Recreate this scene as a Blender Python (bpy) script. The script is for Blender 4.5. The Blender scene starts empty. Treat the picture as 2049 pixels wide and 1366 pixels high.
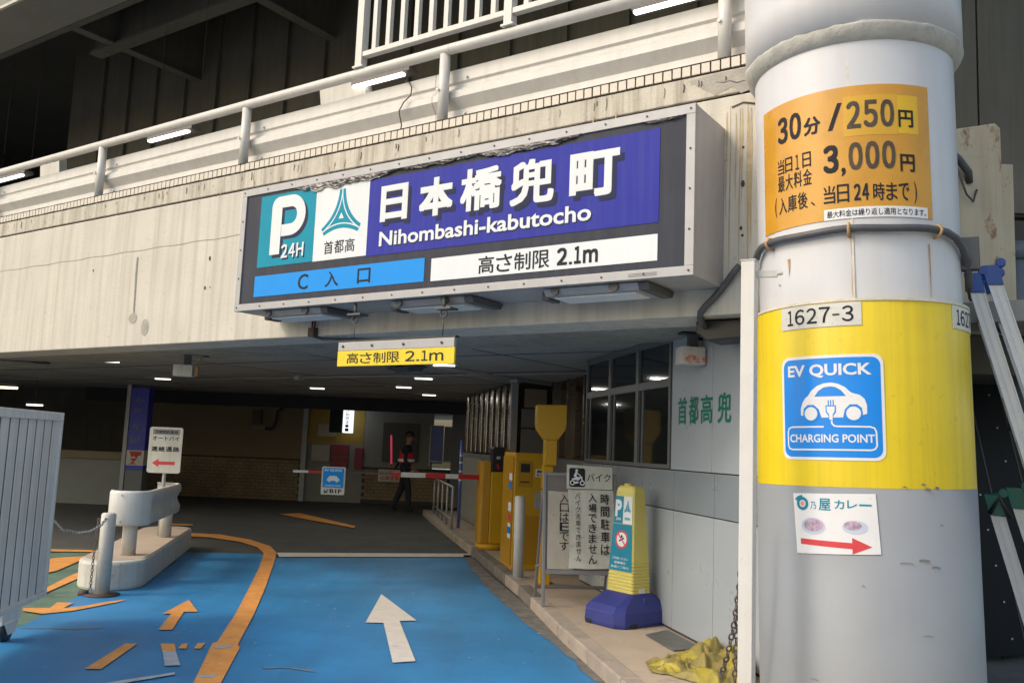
import bpy, bmesh, math, random
from mathutils import Matrix, Vector, noise
random.seed(7)
SC = bpy.context.scene
COL = SC.collection
PI = math.pi

# ------------------------------------------------------------------ camera, sky, sun, exposure
PITCH, ROLL, EYE = math.radians(6.85), math.radians(2.3), 1.5
fw = Vector((0, math.cos(PITCH), math.sin(PITCH)))
up0 = Vector((0, -math.sin(PITCH), math.cos(PITCH)))
rt0 = Vector((1, 0, 0))
rt = rt0 * math.cos(ROLL) + up0 * math.sin(ROLL)
up = -rt0 * math.sin(ROLL) + up0 * math.cos(ROLL)
cam = bpy.data.cameras.new('camera'); cam.sensor_width = 36; cam.lens = 1780 / 2049 * 36
cam.clip_start = 0.05; cam.clip_end = 500
co = bpy.data.objects.new('camera', cam); COL.objects.link(co)
mw = Matrix((rt, up, -fw)).transposed().to_4x4(); mw.translation = (0, 0, EYE)
co.matrix_world = mw; SC.camera = co

SUN_TO = Vector((-0.78, -0.30, 0.72)).normalized()
world = bpy.data.worlds.new('World'); SC.world = world; world.use_nodes = True
wn = world.node_tree; bg = wn.nodes['Background']
sky = wn.nodes.new('ShaderNodeTexSky'); sky.sky_type = 'NISHITA'; sky.sun_disc = False
sky.sun_elevation = math.asin(SUN_TO.z); sky.sun_rotation = math.atan2(SUN_TO.x, SUN_TO.y)
sky.air_density = 1.6; sky.dust_density = 4.0; sky.ozone_density = 1.0
wn.links.new(sky.outputs[0], bg.inputs[0]); bg.inputs[1].default_value = 0.15
sl = bpy.data.lights.new('sun', 'SUN'); sl.energy = 0.55; sl.angle = math.radians(11); sl.color = (1, .97, .93)
so = bpy.data.objects.new('sun', sl); COL.objects.link(so)
so.rotation_euler = SUN_TO.to_track_quat('Z', 'Y').to_euler(); so.location = (-12, -4, 14)
SC.view_settings.view_transform = 'Standard'; SC.view_settings.look = 'None'
SC.view_settings.gamma = 1; SC.view_settings.use_curve_mapping = False
SC.view_settings.exposure = 0.60
SC.render.engine = 'CYCLES'
SC.cycles.max_bounces = 10; SC.cycles.diffuse_bounces = 6

# ------------------------------------------------------------------ frames
def frame(o, x, y, z=(0, 0, 1)):
    m = Matrix((Vector(x), Vector(y), Vector(z))).transposed().to_4x4(); m.translation = Vector(o); return m
def rotz(a): return Matrix.Rotation(a, 4, 'Z')
def T(x, y, z=0): return Matrix.Translation((x, y, z))
FAC = frame((-.58, 7.1275, 0), (.82708, -.56208, 0), (.56208, .82708, 0))      # x along the facade, y into the building
_b = math.radians(-11.95)
WAL = frame((1.366, 7.32, 0), (-math.sin(_b), -math.cos(_b), 0), (math.cos(_b), -math.sin(_b), 0))  # x towards the street, y into the wall
LANE = Matrix.Rotation(-_b, 4, 'Z')                                               # y along the lane
ID = Matrix.Identity(4)

# ------------------------------------------------------------------ mesh builder
class M:
    def __init__(s): s.v = []; s.f = []; s.m = []; s.s = []
    def add(s, vs, fs, m=0, smooth=False):
        o = len(s.v); s.v += [tuple(v) for v in vs]
        for f in fs: s.f.append(tuple(i + o for i in f)); s.m.append(m); s.s.append(smooth)
        return s
    def box(s, x0, x1, y0, y1, z0, z1, m=0, mat=None):
        vs = [(x, y, z) for z in (z0, z1) for y in (y0, y1) for x in (x0, x1)]
        if mat is not None: vs = [mat @ Vector(v) for v in vs]
        return s.add(vs, [(0, 2, 3, 1), (4, 5, 7, 6), (0, 1, 5, 4), (2, 6, 7, 3), (0, 4, 6, 2), (1, 3, 7, 5)], m)
    def poly(s, ps, m=0): return s.add(ps, [tuple(range(len(ps)))], m)
    def flat(s, ps, y, m=0): return s.add([(p[0], y, p[1]) for p in ps], [tuple(range(len(ps)))], m)   # in the xz plane
    def prism(s, ps, a0, a1, axis='y', m=0, smooth=False):
        n = len(ps)
        def P(p, a): return (p[0], a, p[1]) if axis == 'y' else ((p[0], p[1], a) if axis == 'z' else (a, p[0], p[1]))
        vs = [P(p, a0) for p in ps] + [P(p, a1) for p in ps]
        s.add(vs, [tuple(range(n)), tuple(range(2 * n - 1, n - 1, -1))], m)
        o = len(s.v) - 2 * n
        for i in range(n):
            j = (i + 1) % n; s.f.append((o + i, o + n + i, o + n + j, o + j)); s.m.append(m); s.s.append(smooth)
        return s
    def tube(s, path, r, n=10, m=0, cap=True, closed=False):
        P = [Vector(p) for p in path]; k = len(P); rs = r if isinstance(r, (list, tuple)) else [r] * k
        prev = None; rings = []
        for i in range(k):
            if closed: t = P[(i + 1) % k] - P[i - 1]
            else: t = P[min(i + 1, k - 1)] - P[max(i - 1, 0)]
            t.normalize()
            if prev is None:
                a = Vector((0, 0, 1)) if abs(t.z) < .9 else Vector((1, 0, 0)); u = t.cross(a).normalized()
            else: u = (prev - t * prev.dot(t)).normalized()
            prev = u; w = t.cross(u)
            rings.append([P[i] + (u * math.cos(2 * PI * j / n) + w * math.sin(2 * PI * j / n)) * rs[i] for j in range(n)])
        vs = [v for R in rings for v in R]; fs = []
        for i in range(k if closed else k - 1):
            a, b = i * n, ((i + 1) % k) * n
            for j in range(n): fs.append((a + j, a + (j + 1) % n, b + (j + 1) % n, b + j))
        s.add(vs, fs, m, True)
        if cap and not closed:
            o = len(s.v) - n * k
            s.f.append(tuple(o + j for j in range(n - 1, -1, -1))); s.m.append(m); s.s.append(False)
            s.f.append(tuple(o + (k - 1) * n + j for j in range(n))); s.m.append(m); s.s.append(False)
        return s
    def lathe(s, prof, c=(0, 0), n=32, m=0, a0=0, a1=2 * PI, smooth=True):
        full = abs(a1 - a0 - 2 * PI) < 1e-6; k = n if full else n + 1
        vs = [(c[0] + r * math.cos(a0 + (a1 - a0) * j / n), c[1] + r * math.sin(a0 + (a1 - a0) * j / n), z) for r, z in prof for j in range(k)]
        fs = [(i * k + j, i * k + (j + 1) % k, (i + 1) * k + (j + 1) % k, (i + 1) * k + j) for i in range(len(prof) - 1) for j in range(n)]
        return s.add(vs, fs, m, smooth)
    def disc(s, c, r, y, n=24, m=0, r2=None):
        r2 = r2 or r
        return s.flat([(c[0] + r * math.cos(2 * PI * i / n), c[1] + r2 * math.sin(2 * PI * i / n)) for i in range(n)], y, m)
    def ring(s, c, r0, r1, y, n=28, m=0):
        vs = [(c[0] + r * math.cos(2 * PI * i / n), y, c[1] + r * math.sin(2 * PI * i / n)) for r in (r0, r1) for i in range(n)]
        return s.add(vs, [(i, (i + 1) % n, n + (i + 1) % n, n + i) for i in range(n)], m)
    def strip(s, path, w, y, m=0):                                     # flat ribbon in the xz plane
        P = [Vector((p[0], 0, p[1])) for p in path]; k = len(P); L = []; Rr = []
        for i in range(k):
            t = (P[min(i + 1, k - 1)] - P[max(i - 1, 0)]).normalized(); nn = Vector((-t.z, 0, t.x))
            ww = w[i] if isinstance(w, (list, tuple)) else w
            L.append(P[i] + nn * ww / 2); Rr.append(P[i] - nn * ww / 2)
        vs = [(p.x, y, p.z) for p in L + Rr]
        return s.add(vs, [(i, i + 1, k + i + 1, k + i) for i in range(k - 1)], m)
    def mesh(s, name, mats):
        me = bpy.data.meshes.new(name); me.from_pydata(s.v, [], s.f)
        for k in (mats if isinstance(mats, (list, tuple)) else [mats]): me.materials.append(k)
        me.polygons.foreach_set('material_index', s.m); me.polygons.foreach_set('use_smooth', s.s); me.update(); return me
    def build(s, name, mats, parent=None, mat=None, bevel=0, fix=True, **tags):
        me = s.mesh(name, mats)
        if fix:
            b = bmesh.new(); b.from_mesh(me); bmesh.ops.recalc_face_normals(b, faces=b.faces); b.to_mesh(me); b.free()
        return link(name, me, parent, mat, bevel, **tags)

def link(name, me, parent=None, mat=None, bevel=0, **tags):
    o = bpy.data.objects.new(name, me); COL.objects.link(o)
    if parent is not None: o.parent = parent
    if mat is not None:
        if parent is None: o.matrix_world = mat
        else: o.matrix_local = mat
    if bevel:
        bm_ = o.modifiers.new('bevel', 'BEVEL'); bm_.width = bevel; bm_.segments = 2; bm_.limit_method = 'ANGLE'; bm_.angle_limit = .7
    settags(o, **tags); return o
def settags(o, label=None, cat=None, group=None, kind=None):
    if label: o['label'] = label
    if cat: o['category'] = cat
    if group: o['group'] = group
    if kind: o['kind'] = kind
def thing(name, label, cat, mat=None, group=None):
    o = bpy.data.objects.new(name, None); COL.objects.link(o); o.empty_display_size = .2
    o.matrix_world = mat if mat is not None else ID
    o.matrix_basis = mat if mat is not None else ID
    settags(o, label, cat, group); return o
def copy_tree(o, mat=None, label=None, parent=None):
    c = o.copy(); COL.objects.link(c)
    if parent is not None: c.parent = parent
    if mat is not None: c.matrix_world = mat
    if label: c['label'] = label
    for ch in list(o.children): copy_tree(ch, None, None, c)
    return c
STUFF = 'stuff'

# ------------------------------------------------------------------ materials
def mat(name, col, rough=.6, metal=0, var=.08, vs=5, streak=0, sdir=(14, 14, .7), dirt=(.12, .1, .08), bump=0, bs=60,
        emis=0, spec=.5, spots=0, ss=30, rust=0, coat=0, ecol=None):
    m = bpy.data.materials.new(name); m.use_nodes = True; nt = m.node_tree; N = nt.nodes; L = nt.links
    b = N['Principled BSDF']; b.inputs['Roughness'].default_value = rough; b.inputs['Metallic'].default_value = metal
    b.inputs['Specular IOR Level'].default_value = spec; b.inputs['Coat Weight'].default_value = coat
    tc = N.new('ShaderNodeTexCoord'); last = None
    def nz(scale, detail=4, mp=None, rg=.6):
        t = N.new('ShaderNodeTexNoise'); t.inputs['Scale'].default_value = scale; t.inputs['Detail'].default_value = detail; t.inputs['Roughness'].default_value = rg
        if mp:
            k = N.new('ShaderNodeMapping'); k.inputs['Scale'].default_value = mp; L.new(tc.outputs['Object'], k.inputs[0]); L.new(k.outputs[0], t.inputs['Vector'])
        else: L.new(tc.outputs['Object'], t.inputs['Vector'])
        return t.outputs['Fac']
    def ramp(src, a, c, ca=(0, 0, 0, 1), cb=(1, 1, 1, 1)):
        r = N.new('ShaderNodeValToRGB'); r.color_ramp.elements[0].position = a; r.color_ramp.elements[1].position = c
        r.color_ramp.elements[0].color = ca; r.color_ramp.elements[1].color = cb; L.new(src, r.inputs[0]); return r.outputs[0]
    def mul(src, k):
        x = N.new('ShaderNodeMath'); x.operation = 'MULTIPLY'; L.new(src, x.inputs[0]); x.inputs[1].default_value = k; return x.outputs[0]
    def mix(fac, a, c):
        x = N.new('ShaderNodeMix'); x.data_type = 'RGBA'; L.new(fac, x.inputs[0])
        for v, s_ in ((a, 6), (c, 7)):
            if isinstance(v, tuple): x.inputs[s_].default_value = (*v[:3], 1)
            else: L.new(v, x.inputs[s_])
        return x.outputs[2]
    d = tuple(max(0, x * (1 - var)) for x in col); e = tuple(min(1, x * (1 + var)) for x in col)
    last = ramp(nz(vs, 6), .3, .7, (*d, 1), (*e, 1))
    if streak: last = mix(mul(ramp(nz(1, 5, sdir), .45, .72), streak), last, tuple(dirt))
    if spots: last = mix(mul(ramp(nz(ss, 3), .62, .7), spots), last, tuple(dirt))
    if rust: last = mix(mul(ramp(nz(3.1, 8, (1, 1, .6), .7), .57, .64), rust), last, (.22, .09, .035))
    L.new(last, b.inputs['Base Color'])
    if emis:
        b.inputs['Emission Color'].default_value = (*(ecol or col), 1); b.inputs['Emission Strength'].default_value = emis
    if rough > .12 and not emis:
        rr = N.new('ShaderNodeMapRange'); L.new(nz(vs * 2.3, 5), rr.inputs[0]); rr.inputs[3].default_value = max(.02, rough - .1); rr.inputs[4].default_value = min(1, rough + .1); L.new(rr.outputs[0], b.inputs['Roughness'])
    if bump:
        bp = N.new('ShaderNodeBump'); bp.inputs['Strength'].default_value = bump; bp.inputs['Distance'].default_value = .01
        L.new(nz(bs, 5), bp.inputs['Height']); L.new(bp.outputs[0], b.inputs['Normal'])
    m.diffuse_color = (*col, 1)
    return m

K = {}
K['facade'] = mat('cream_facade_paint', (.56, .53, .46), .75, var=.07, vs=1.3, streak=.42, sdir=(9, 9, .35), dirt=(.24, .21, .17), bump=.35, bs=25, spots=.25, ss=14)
K['cornice'] = mat('stained_cornice_paint', (.52, .485, .41), .75, var=.1, vs=3, streak=.7, sdir=(12, 12, .8), dirt=(.16, .13, .09), bump=.5, bs=30, spots=.45, ss=11)
K['patch'] = mat('repair_mortar', (.36, .34, .30), .85, var=.2, vs=9, bump=.6, bs=40)
K['crack'] = mat('dark_crack', (.07, .055, .045), .9, var=.3)
K['stain'] = mat('grey_drip', (.22, .21, .21), .8, var=.2, vs=20)
K['tile'] = mat('cream_ceramic_tile', (.56, .51, .43), .4, var=.12, vs=3, spots=.3, ss=50)
K['tilegap'] = mat('dark_tile_joint', (.035, .022, .02), .8)
K['soffit'] = mat('grey_ceiling_paint', (.36, .36, .345), .7, var=.1, vs=1.2, streak=.3, sdir=(.6, 6, 1), dirt=(.1, .1, .1), bump=.1, bs=15)
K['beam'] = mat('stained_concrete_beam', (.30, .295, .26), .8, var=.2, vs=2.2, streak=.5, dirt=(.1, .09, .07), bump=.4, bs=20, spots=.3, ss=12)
K['dark'] = mat('dark_steel_paint', (.040, .041, .036), .8, var=.15, vs=.8)
K['dark2'] = mat('dark_olive_girder', (.105, .102, .086), .75, var=.15, vs=.9, streak=.3, dirt=(.03, .03, .025))
K['girder'] = mat('grey_girder_paint', (.22, .22, .19), .7, var=.08, vs=.8, streak=.25, sdir=(3, 3, 3), dirt=(.14, .13, .11))
K['fascia'] = mat('cream_fascia', (.55, .52, .44), .7)
K['white'] = mat('white_paint', (.62, .60, .56), .42, var=.05, vs=4, streak=.18, dirt=(.35, .31, .26), spots=.15, ss=40)
K['whitedirty'] = mat('worn_white_paint', (.58, .56, .51), .5, var=.08, vs=5, streak=.35, dirt=(.28, .24, .19), spots=.45, ss=24, bump=.1)
K['colwhite'] = mat('white_column_paint', (.58, .585, .61), .4, var=.035, vs=2.2, streak=.16, sdir=(9, 9, .5), dirt=(.46, .41, .34), spots=.1, ss=12, bump=.12, bs=9)
K['collump'] = mat('rough_sealant', (.46, .45, .41), .8, var=.14, vs=12, bump=.6, bs=45, spots=.25, ss=22)
K['colyellow'] = mat('yellow_column_paint', (.74, .55, .012), .36, var=.06, vs=2.4, streak=.32, sdir=(26, 26, .5), dirt=(.42, .33, .03), spots=.3, ss=18, bump=.05)
K['colgrey'] = mat('grey_column_paint', (.255, .272, .292), .5, var=.06, vs=1.6, streak=.22, sdir=(12, 12, .5), dirt=(.28, .27, .25), spots=.12, ss=10, bump=.06)
K['signalu'] = mat('sign_case_paint', (.40, .39, .39), .5, metal=.2, var=.06, vs=4, streak=.25, sdir=(10, 10, .6), dirt=(.28, .26, .24), spots=.15)
K['seam'] = mat('weld_seam', (.62, .58, .50), .5, var=.15, vs=20)
K['rustmark'] = mat('rust_run', (.42, .26, .12), .8, var=.25, vs=14)
K['wallrust'] = mat('faint_wall_rust', (.42, .33, .20), .8, var=.2, vs=14)
K['faintgrey'] = mat('faint_grey_drip', (.325, .338, .355), .5, var=.08, vs=20)
K['faintyellow'] = mat('faint_yellow_drip', (.60, .45, .02), .5, var=.12, vs=20)
K['scuff'] = mat('dark_scuff', (.20, .19, .18), .8, var=.25, vs=30)
K['orangevinyl'] = mat('amber_vinyl', (.56, .27, .016), .3, var=.10, vs=5, coat=.2, bump=.08, bs=14)
K['ambervinyl'] = mat('light_amber_vinyl', (.62, .34, .014), .3, var=.06, coat=.2)
K['yellowvinyl'] = mat('yellow_vinyl', (.68, .41, .01), .3, var=.05)
K['ink'] = mat('dark_ink', (.028, .027, .034), .6, spec=.12, var=.1, vs=20)
K['greyink'] = mat('weathered_ink', (.085, .065, .05), .5, spec=.2, var=.2, vs=20)
K['vinylwhite'] = mat('white_vinyl', (.72, .72, .73), .35, var=.04, spots=.12, ss=40)
K['labelwhite'] = mat('soiled_white_label', (.60, .59, .54), .5, var=.08, vs=12, spots=.4, ss=35)
K['evblue'] = mat('blue_vinyl', (.0, .22, .72), .32, var=.04)
K['teal'] = mat('teal_print', (.0, .25, .36), .55, spec=.18, var=.04)
K['royal'] = mat('royal_blue_print', (.024, .030, .30), .55, spec=.18, var=.06, vs=1.5, streak=.2, sdir=(20, 20, 1), dirt=(.10, .10, .30))
K['cyan'] = mat('sky_blue_print', (.012, .27, .74), .55, spec=.18, var=.03)
K['panel'] = mat('charcoal_sign_face', (.036, .040, .056), .55, spec=.18, var=.1, vs=2, streak=.25, sdir=(16, 16, .8), dirt=(.09, .09, .10))
K['signwhite'] = mat('sign_white', (.70, .73, .74), .55, spec=.18, var=.03, vs=3, streak=.12, sdir=(18, 18, 1), dirt=(.5, .5, .48))
K['shadowprint'] = mat('printed_letter_shade', (.016, .020, .06), .55, spec=.18, var=.05)
K['alu'] = mat('dull_aluminium', (.36, .36, .37), .5, metal=.25, var=.06, vs=6, streak=.2, dirt=(.3, .29, .28), spots=.12)
K['alubright'] = mat('bright_aluminium', (.62, .63, .66), .4, metal=.2, var=.05, vs=8, spots=.15)
K['steel'] = mat('brushed_steel', (.40, .37, .31), .25, metal=.9, var=.08, streak=.2)
K['screw'] = mat('dark_screw', (.05, .05, .05), .5, metal=.5)
K['foil'] = mat('crinkled_foil', (.20, .19, .18), .3, metal=.35, var=.7, vs=9, bump=.9, bs=16)
K['tubelight'] = mat('lamp_tube', (1, .98, .93), .4, emis=3.2)
K['warmtube'] = mat('warm_lamp_tube', (1, .75, .45), .4, emis=3)
K['downlight'] = mat('ceiling_lamp_lens', (1, .97, .9), .4, emis=1.3)
K['litsign'] = mat('lit_sign_face', (.9, .93, 1), .4, emis=.8)
K['conduit'] = mat('grey_conduit', (.075, .078, .085), .5, var=.15, vs=10)
K['black'] = mat('black_plastic', (.018, .018, .02), .45)
K['blackboard'] = mat('black_phenolic_board', (.010, .014, .020), .5, spec=.25, var=.1, vs=3)
K['brownsteel'] = mat('rusty_brown_bracket', (.06, .035, .03), .7, var=.3, vs=20)
K['wire'] = mat('dark_wire', (.06, .04, .035), .6)
K['wallpanel'] = mat('pale_grey_wall_panel', (.34, .375, .405), .3, var=.05, vs=1.1, streak=.0, sdir=(1.6, 1.6, .5), dirt=(.36, .34, .29))
K['wallband'] = mat('mid_grey_wall_band', (.21, .24, .265), .3, var=.04, vs=2)
K['joint'] = mat('dark_joint', (.05, .05, .06), .8)
K['greenletter'] = mat('green_letters', (.0, .16, .11), .45)
K['winframe'] = mat('grey_window_frame', (.17, .175, .18), .4, metal=.4)
K['glass'] = mat('dark_window_glass', (.012, .016, .017), .06, var=.2, vs=1, spec=.6)
K['brownglass'] = mat('painted_glow_glass', (.05, .033, .02), .08, var=.5, vs=2.5, spec=.6)  # warm interior light is put into the brown glass colour
K['booth'] = mat('grey_booth_panel', (.16, .165, .165), .45)
K['pavement'] = mat('pinkish_concrete_pavement', (.44, .35, .265), .85, var=.10, vs=2.5, bump=.3, bs=60, spots=.3, ss=5)
K['kerb'] = mat('worn_kerb_concrete', (.36, .30, .24), .85, var=.18, vs=4, bump=.5, bs=45, spots=.6, ss=6)
K['kerbdark'] = mat('grimy_kerb_concrete', (.17, .15, .125), .88, var=.3, vs=7, bump=.6, bs=45, spots=.5, ss=9, dirt=(.08, .07, .06))
K['asphalt'] = mat('dark_garage_asphalt', (.072, .072, .066), .75, var=.22, vs=1.4, bump=.4, bs=180, spots=.2, ss=4, dirt=(.03, .03, .028))
K['street'] = mat('grey_street_concrete', (.24, .24, .23), .85, var=.2, vs=2, bump=.4, bs=90, spots=.35, ss=6)
K['gutter'] = mat('grimy_gutter', (.16, .15, .135), .85, var=.4, vs=7, bump=.5, bs=70, spots=.6, ss=9, dirt=(.06, .055, .045))
K['bluefloor'] = mat('blue_road_coating', (.030, .215, .46), .5, var=.24, vs=.8, bump=.35, bs=150, spots=.35, ss=12, dirt=(.030, .135, .27), streak=.45, sdir=(3.2, .35, 1))
K['greenfloor'] = mat('worn_green_coating', (.10, .17, .12), .7, var=.3, vs=4, bump=.3, bs=120, spots=.8, ss=3.5, dirt=(.24, .23, .20))
K['orange'] = mat('orange_road_paint', (.72, .31, .075), .6, var=.16, vs=6, bump=.3, bs=120, spots=.5, ss=26, dirt=(.30, .18, .09))
K['roadwhite'] = mat('cream_road_paint', (.70, .64, .56), .6, var=.08, vs=7, bump=.3, bs=120, spots=.55, ss=24, dirt=(.34, .33, .32))
K['roadgrey'] = mat('worn_grey_paint', (.36, .40, .44), .7, var=.2, vs=12, spots=.4)
K['brick'] = mat('ochre_wall_brick', (.24, .165, .08), .5, var=.25, vs=2.5)
K['beigewall'] = mat('beige_wall', (.23, .18, .105), .7, var=.08, vs=1)
K['greywall'] = mat('grey_interior_wall', (.24, .24, .215), .7, var=.1, vs=1)
K['mustard'] = mat('mustard_wall_panel', (.36, .24, .03), .6, var=.1)
K['maroon'] = mat('maroon_notice', (.26, .02, .04), .5, var=.2, vs=6)
K['navy'] = mat('navy_sign', (.04, .055, .48), .4)
K['navywall'] = mat('black_navy_beam', (.012, .014, .020), .7)
K['bluepanel'] = mat('blue_glass_panel', (.10, .14, .42), .3, var=.1)
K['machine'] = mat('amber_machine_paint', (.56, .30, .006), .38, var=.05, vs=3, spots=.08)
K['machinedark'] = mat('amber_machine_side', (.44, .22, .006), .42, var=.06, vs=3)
K['red'] = mat('red_paint', (.48, .012, .012), .4)
K['redprint'] = mat('red_print', (.60, .05, .06), .45)
K['framegrey'] = mat('grey_sign_frame', (.25, .24, .24), .45, metal=.3, streak=.2)
K['boardgrey'] = mat('brownish_grey_board', (.17, .15, .14), .55, var=.15, vs=6)
K['paper'] = mat('aged_cream_paper', (.60, .58, .51), .6, var=.08, vs=5, streak=.25, sdir=(10, 10, 2), dirt=(.26, .22, .17), spots=.3, ss=14)
K['paperold'] = mat('aged_tan_paper', (.46, .41, .33), .65, var=.12, vs=6, spots=.35, ss=12)
K['conyellow'] = mat('pale_yellow_plastic', (.62, .53, .14), .42, var=.05, spots=.12)
K['conblue'] = mat('blue_rubber_base', (.03, .04, .21), .5, var=.1, bump=.1, bs=80)
K['bluetape'] = mat('turquoise_sticker', (.0, .20, .30), .4)
K['skin'] = mat('skin', (.30, .17, .11), .6)
K['navycloth'] = mat('dark_navy_cloth', (.012, .013, .025), .85, var=.2, vs=20)
K['vest'] = mat('red_vest', (.62, .012, .015), .6, var=.1)
K['baton'] = mat('glowing_baton', (.9, .1, .2), .4, emis=.2, ecol=(1, .08, .17))
K['gate'] = mat('pale_grey_gate_paint', (.80, .775, .72), .4, var=.04, vs=3, streak=.25, sdir=(12, 12, .8), dirt=(.26, .23, .18), spots=.12, ss=16)
K['rusty'] = mat('rusting_cream_steel', (.52, .45, .33), .65, var=.08, vs=3, rust=1, streak=.3, dirt=(.34, .2, .1), spots=.3, ss=10)
K['pipe'] = mat('blue_grey_pipe', (.11, .14, .17), .5, var=.1)
K['ladderblue'] = mat('blue_ladder_cap', (.008, .07, .34), .35)
K['laddergreen'] = mat('green_ladder_cap', (.0, .12, .09), .35)
K['clothyellow'] = mat('crumpled_yellow_tarp', (.36, .29, .045), .5, var=.3, vs=6, bump=.4, bs=25)
K['clotholive'] = mat('faded_olive_tarp', (.26, .21, .06), .6, var=.25, vs=8, bump=.4, bs=25)
K['chain'] = mat('rusty_chain', (.14, .12, .11), .45, metal=.6, var=.4, vs=30, rust=.6)
K['chainw'] = mat('galvanised_chain', (.35, .35, .34), .4, metal=.6)
K['grate'] = mat('dark_grey_plate', (.15, .15, .14), .5, metal=.3, var=.15)
K['curry1'] = mat('faded_mauve_print', (.40, .30, .38), .5, var=.45, vs=45)
K['curry2'] = mat('pale_blue_print', (.50, .55, .68), .5, var=.1)
K['pink'] = mat('coral_print', (.72, .28, .25), .5)

# ------------------------------------------------------------------ text
_tc = {}
def text_mesh(s, bold):
    k = (s, round(bold, 4))
    if k not in _tc:
        c = bpy.data.curves.new('txt', 'FONT'); c.body = s; c.offset = bold; c.resolution_u = 3
        o = bpy.data.objects.new('txt', c); COL.objects.link(o)
        dg = bpy.context.evaluated_depsgraph_get(); dg.update()
        me = bpy.data.meshes.new_from_object(o.evaluated_get(dg)); bpy.data.objects.remove(o)
        vs = [v.co.copy() for v in me.vertices]; fs = [tuple(p.vertices) for p in me.polygons]
        x0 = min(v.x for v in vs); x1 = max(v.x for v in vs); y0 = min(v.y for v in vs); y1 = max(v.y for v in vs)
        _tc[k] = ([((v.x - x0) / (x1 - x0 or 1), (v.y - y0) / (y1 - y0 or 1)) for v in vs], fs, (x1 - x0) / (y1 - y0 or 1))
    return _tc[k]
def put_text(m, s, x0, x1, z0, z1, y, bold=0.0, mi=0, shear=0):
    cjk = any(ord(c) > 0x3000 for c in s)
    vs, fs, _ = text_mesh(s, 0 if cjk else bold)
    if cjk and bold > 0:                                               # heavy strokes: overstruck copies, each a hair prouder
        b = bold * (z1 - z0) * .8
        offs = [(-b, 0), (b, 0), (0, -b), (0, b)] + ([(-b, -b), (b, b), (-b, b), (b, -b)] if bold > .02 else [])
        if bold > .04: offs += [(o[0] * .5, o[1] * .5) for o in offs]
        x0, x1, z0, z1 = x0 + b, x1 - b, z0 + b, z1 - b
    else: offs = [(0, 0)]
    for k, (dx, dz) in enumerate(offs):
        m.add([(x0 + dx + u * (x1 - x0), y - k * .00008, z0 + dz + w * (z1 - z0)) for u, w in vs], fs, mi)
    return m
def put_chars(m, s, x0, x1, z0, z1, y, bold=0, mi=0):                 # evenly spaced square characters, each fitted
    n = len(s); p = (x1 - x0) / n
    for i, c in enumerate(s):
        if c == ' ': continue
        if c == '1': put_text(m, '１', x0 + p * (i + .3), x0 + p * (i + .7), z0, z1, y, bold, mi); continue
        put_text(m, c, x0 + p * (i + .06), x0 + p * (i + .94), z0, z1, y, bold, mi)
    return m
FW = {c: chr(ord(c) + 0xFEE0) for c in '0123456789mHC'}
def put_digits(m, s, x0, x1, z0, z1, y, bold=0, mi=0):                # sans digits with natural widths
    wd_ = {'1': .36, '.': .16, ',': .18, '-': .34, 'm': .78, 'H': .62, '/': .5}
    gap = .11; tot = sum(wd_.get(c, .56) for c in s) + gap * (len(s) - 1); k = (x1 - x0) / tot; x = x0; h = z1 - z0
    for c in s:
        w = wd_.get(c, .56) * k; g_ = FW.get(c, c); a, b_ = z0, z1
        if c == '.': b_ = z0 + h * .15
        if c == ',': a, b_ = z0 - h * .15, z0 + h * .14
        if c == '-': a, b_ = z0 + h * .42, z0 + h * .52
        if c == 'm': b_ = z0 + h * .76
        if c in '.-': m.box(x, x + w, y - .0004, y, a, b_, mi)
        else: put_text(m, g_, x, x + w, a, b_, y, bold * (h / (b_ - a)) if c != ',' else bold, mi)
        x += w + gap * k
    return m
def put_column(m, s, xc, w, z1, h, gap, y, bold=0, mi=0, dx=0):       # vertical writing
    z = z1
    for i, c in enumerate(s):
        put_text(m, c, xc - w / 2 + dx * i, xc + w / 2 + dx * i, z - h, z, y, bold, mi); z -= h + gap
    return m

# wrap a flat decal (x = arc length, y = -outward offset, z) round a cylinder
def wrap_mesh(me, R, base, step=.025):
    b = bmesh.new(); b.from_mesh(me)
    xs = [v.co.x for v in b.verts]; a = math.floor(min(xs) / step) * step + step
    while a < max(xs):
        bmesh.ops.bisect_plane(b, geom=b.verts[:] + b.edges[:] + b.faces[:], plane_co=(a, 0, 0), plane_no=(1, 0, 0), dist=1e-6); a += step
    for v in b.verts:
        th = base - v.co.x / R; r = R - v.co.y
        v.co = Vector((math.sin(th) * r, math.cos(th) * r, v.co.z))
    b.to_mesh(me); b.free(); me.update()

# ================================================================== SETTING: GROUND
def sheet(name, pts, z, m, **t):
    return M().poly([(x, y, z) for x, y in pts]).build(name, K[m], fix=False, **t)
STR = dict(kind='structure')
M().poly([(-60, -40, -.012), (60, -40, -.012), (60, 60, -.012), (-60, 60, -.012)]).build('ground', K['street'], fix=False, **STR)
sheet('garage_floor', [(-14.5, 17), (-.58 - .83 * 12, 7.13 + .56 * 12 - .35), (-5.0, 9.9), (-4.2, 9.2), (-3.0, 9.0), (2.0, 9.0), (2.0, 26), (-14.5, 26)], -.004, 'asphalt', **STR)
sheet('blue_lane', [(-3.59, 6.25), (-3.71, 7.37), (-3.86, 8.29), (-3.93, 8.79), (-3.6, 8.9), (-3.88, 10.81), (-4.3, 11.75), (-3.12, 11.92), (-2.93, 11.56), (-.52, 12.35),
      (-.2, 11.01), (.10, 9.41), (.32, 8.12), (.55, 6.98), (.72, 6.05), (1.06, 4.37), (1.4, 1.0), (-2.4, .2), (-3.2, 3.5)], .004, 'bluefloor', **STR)
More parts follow.
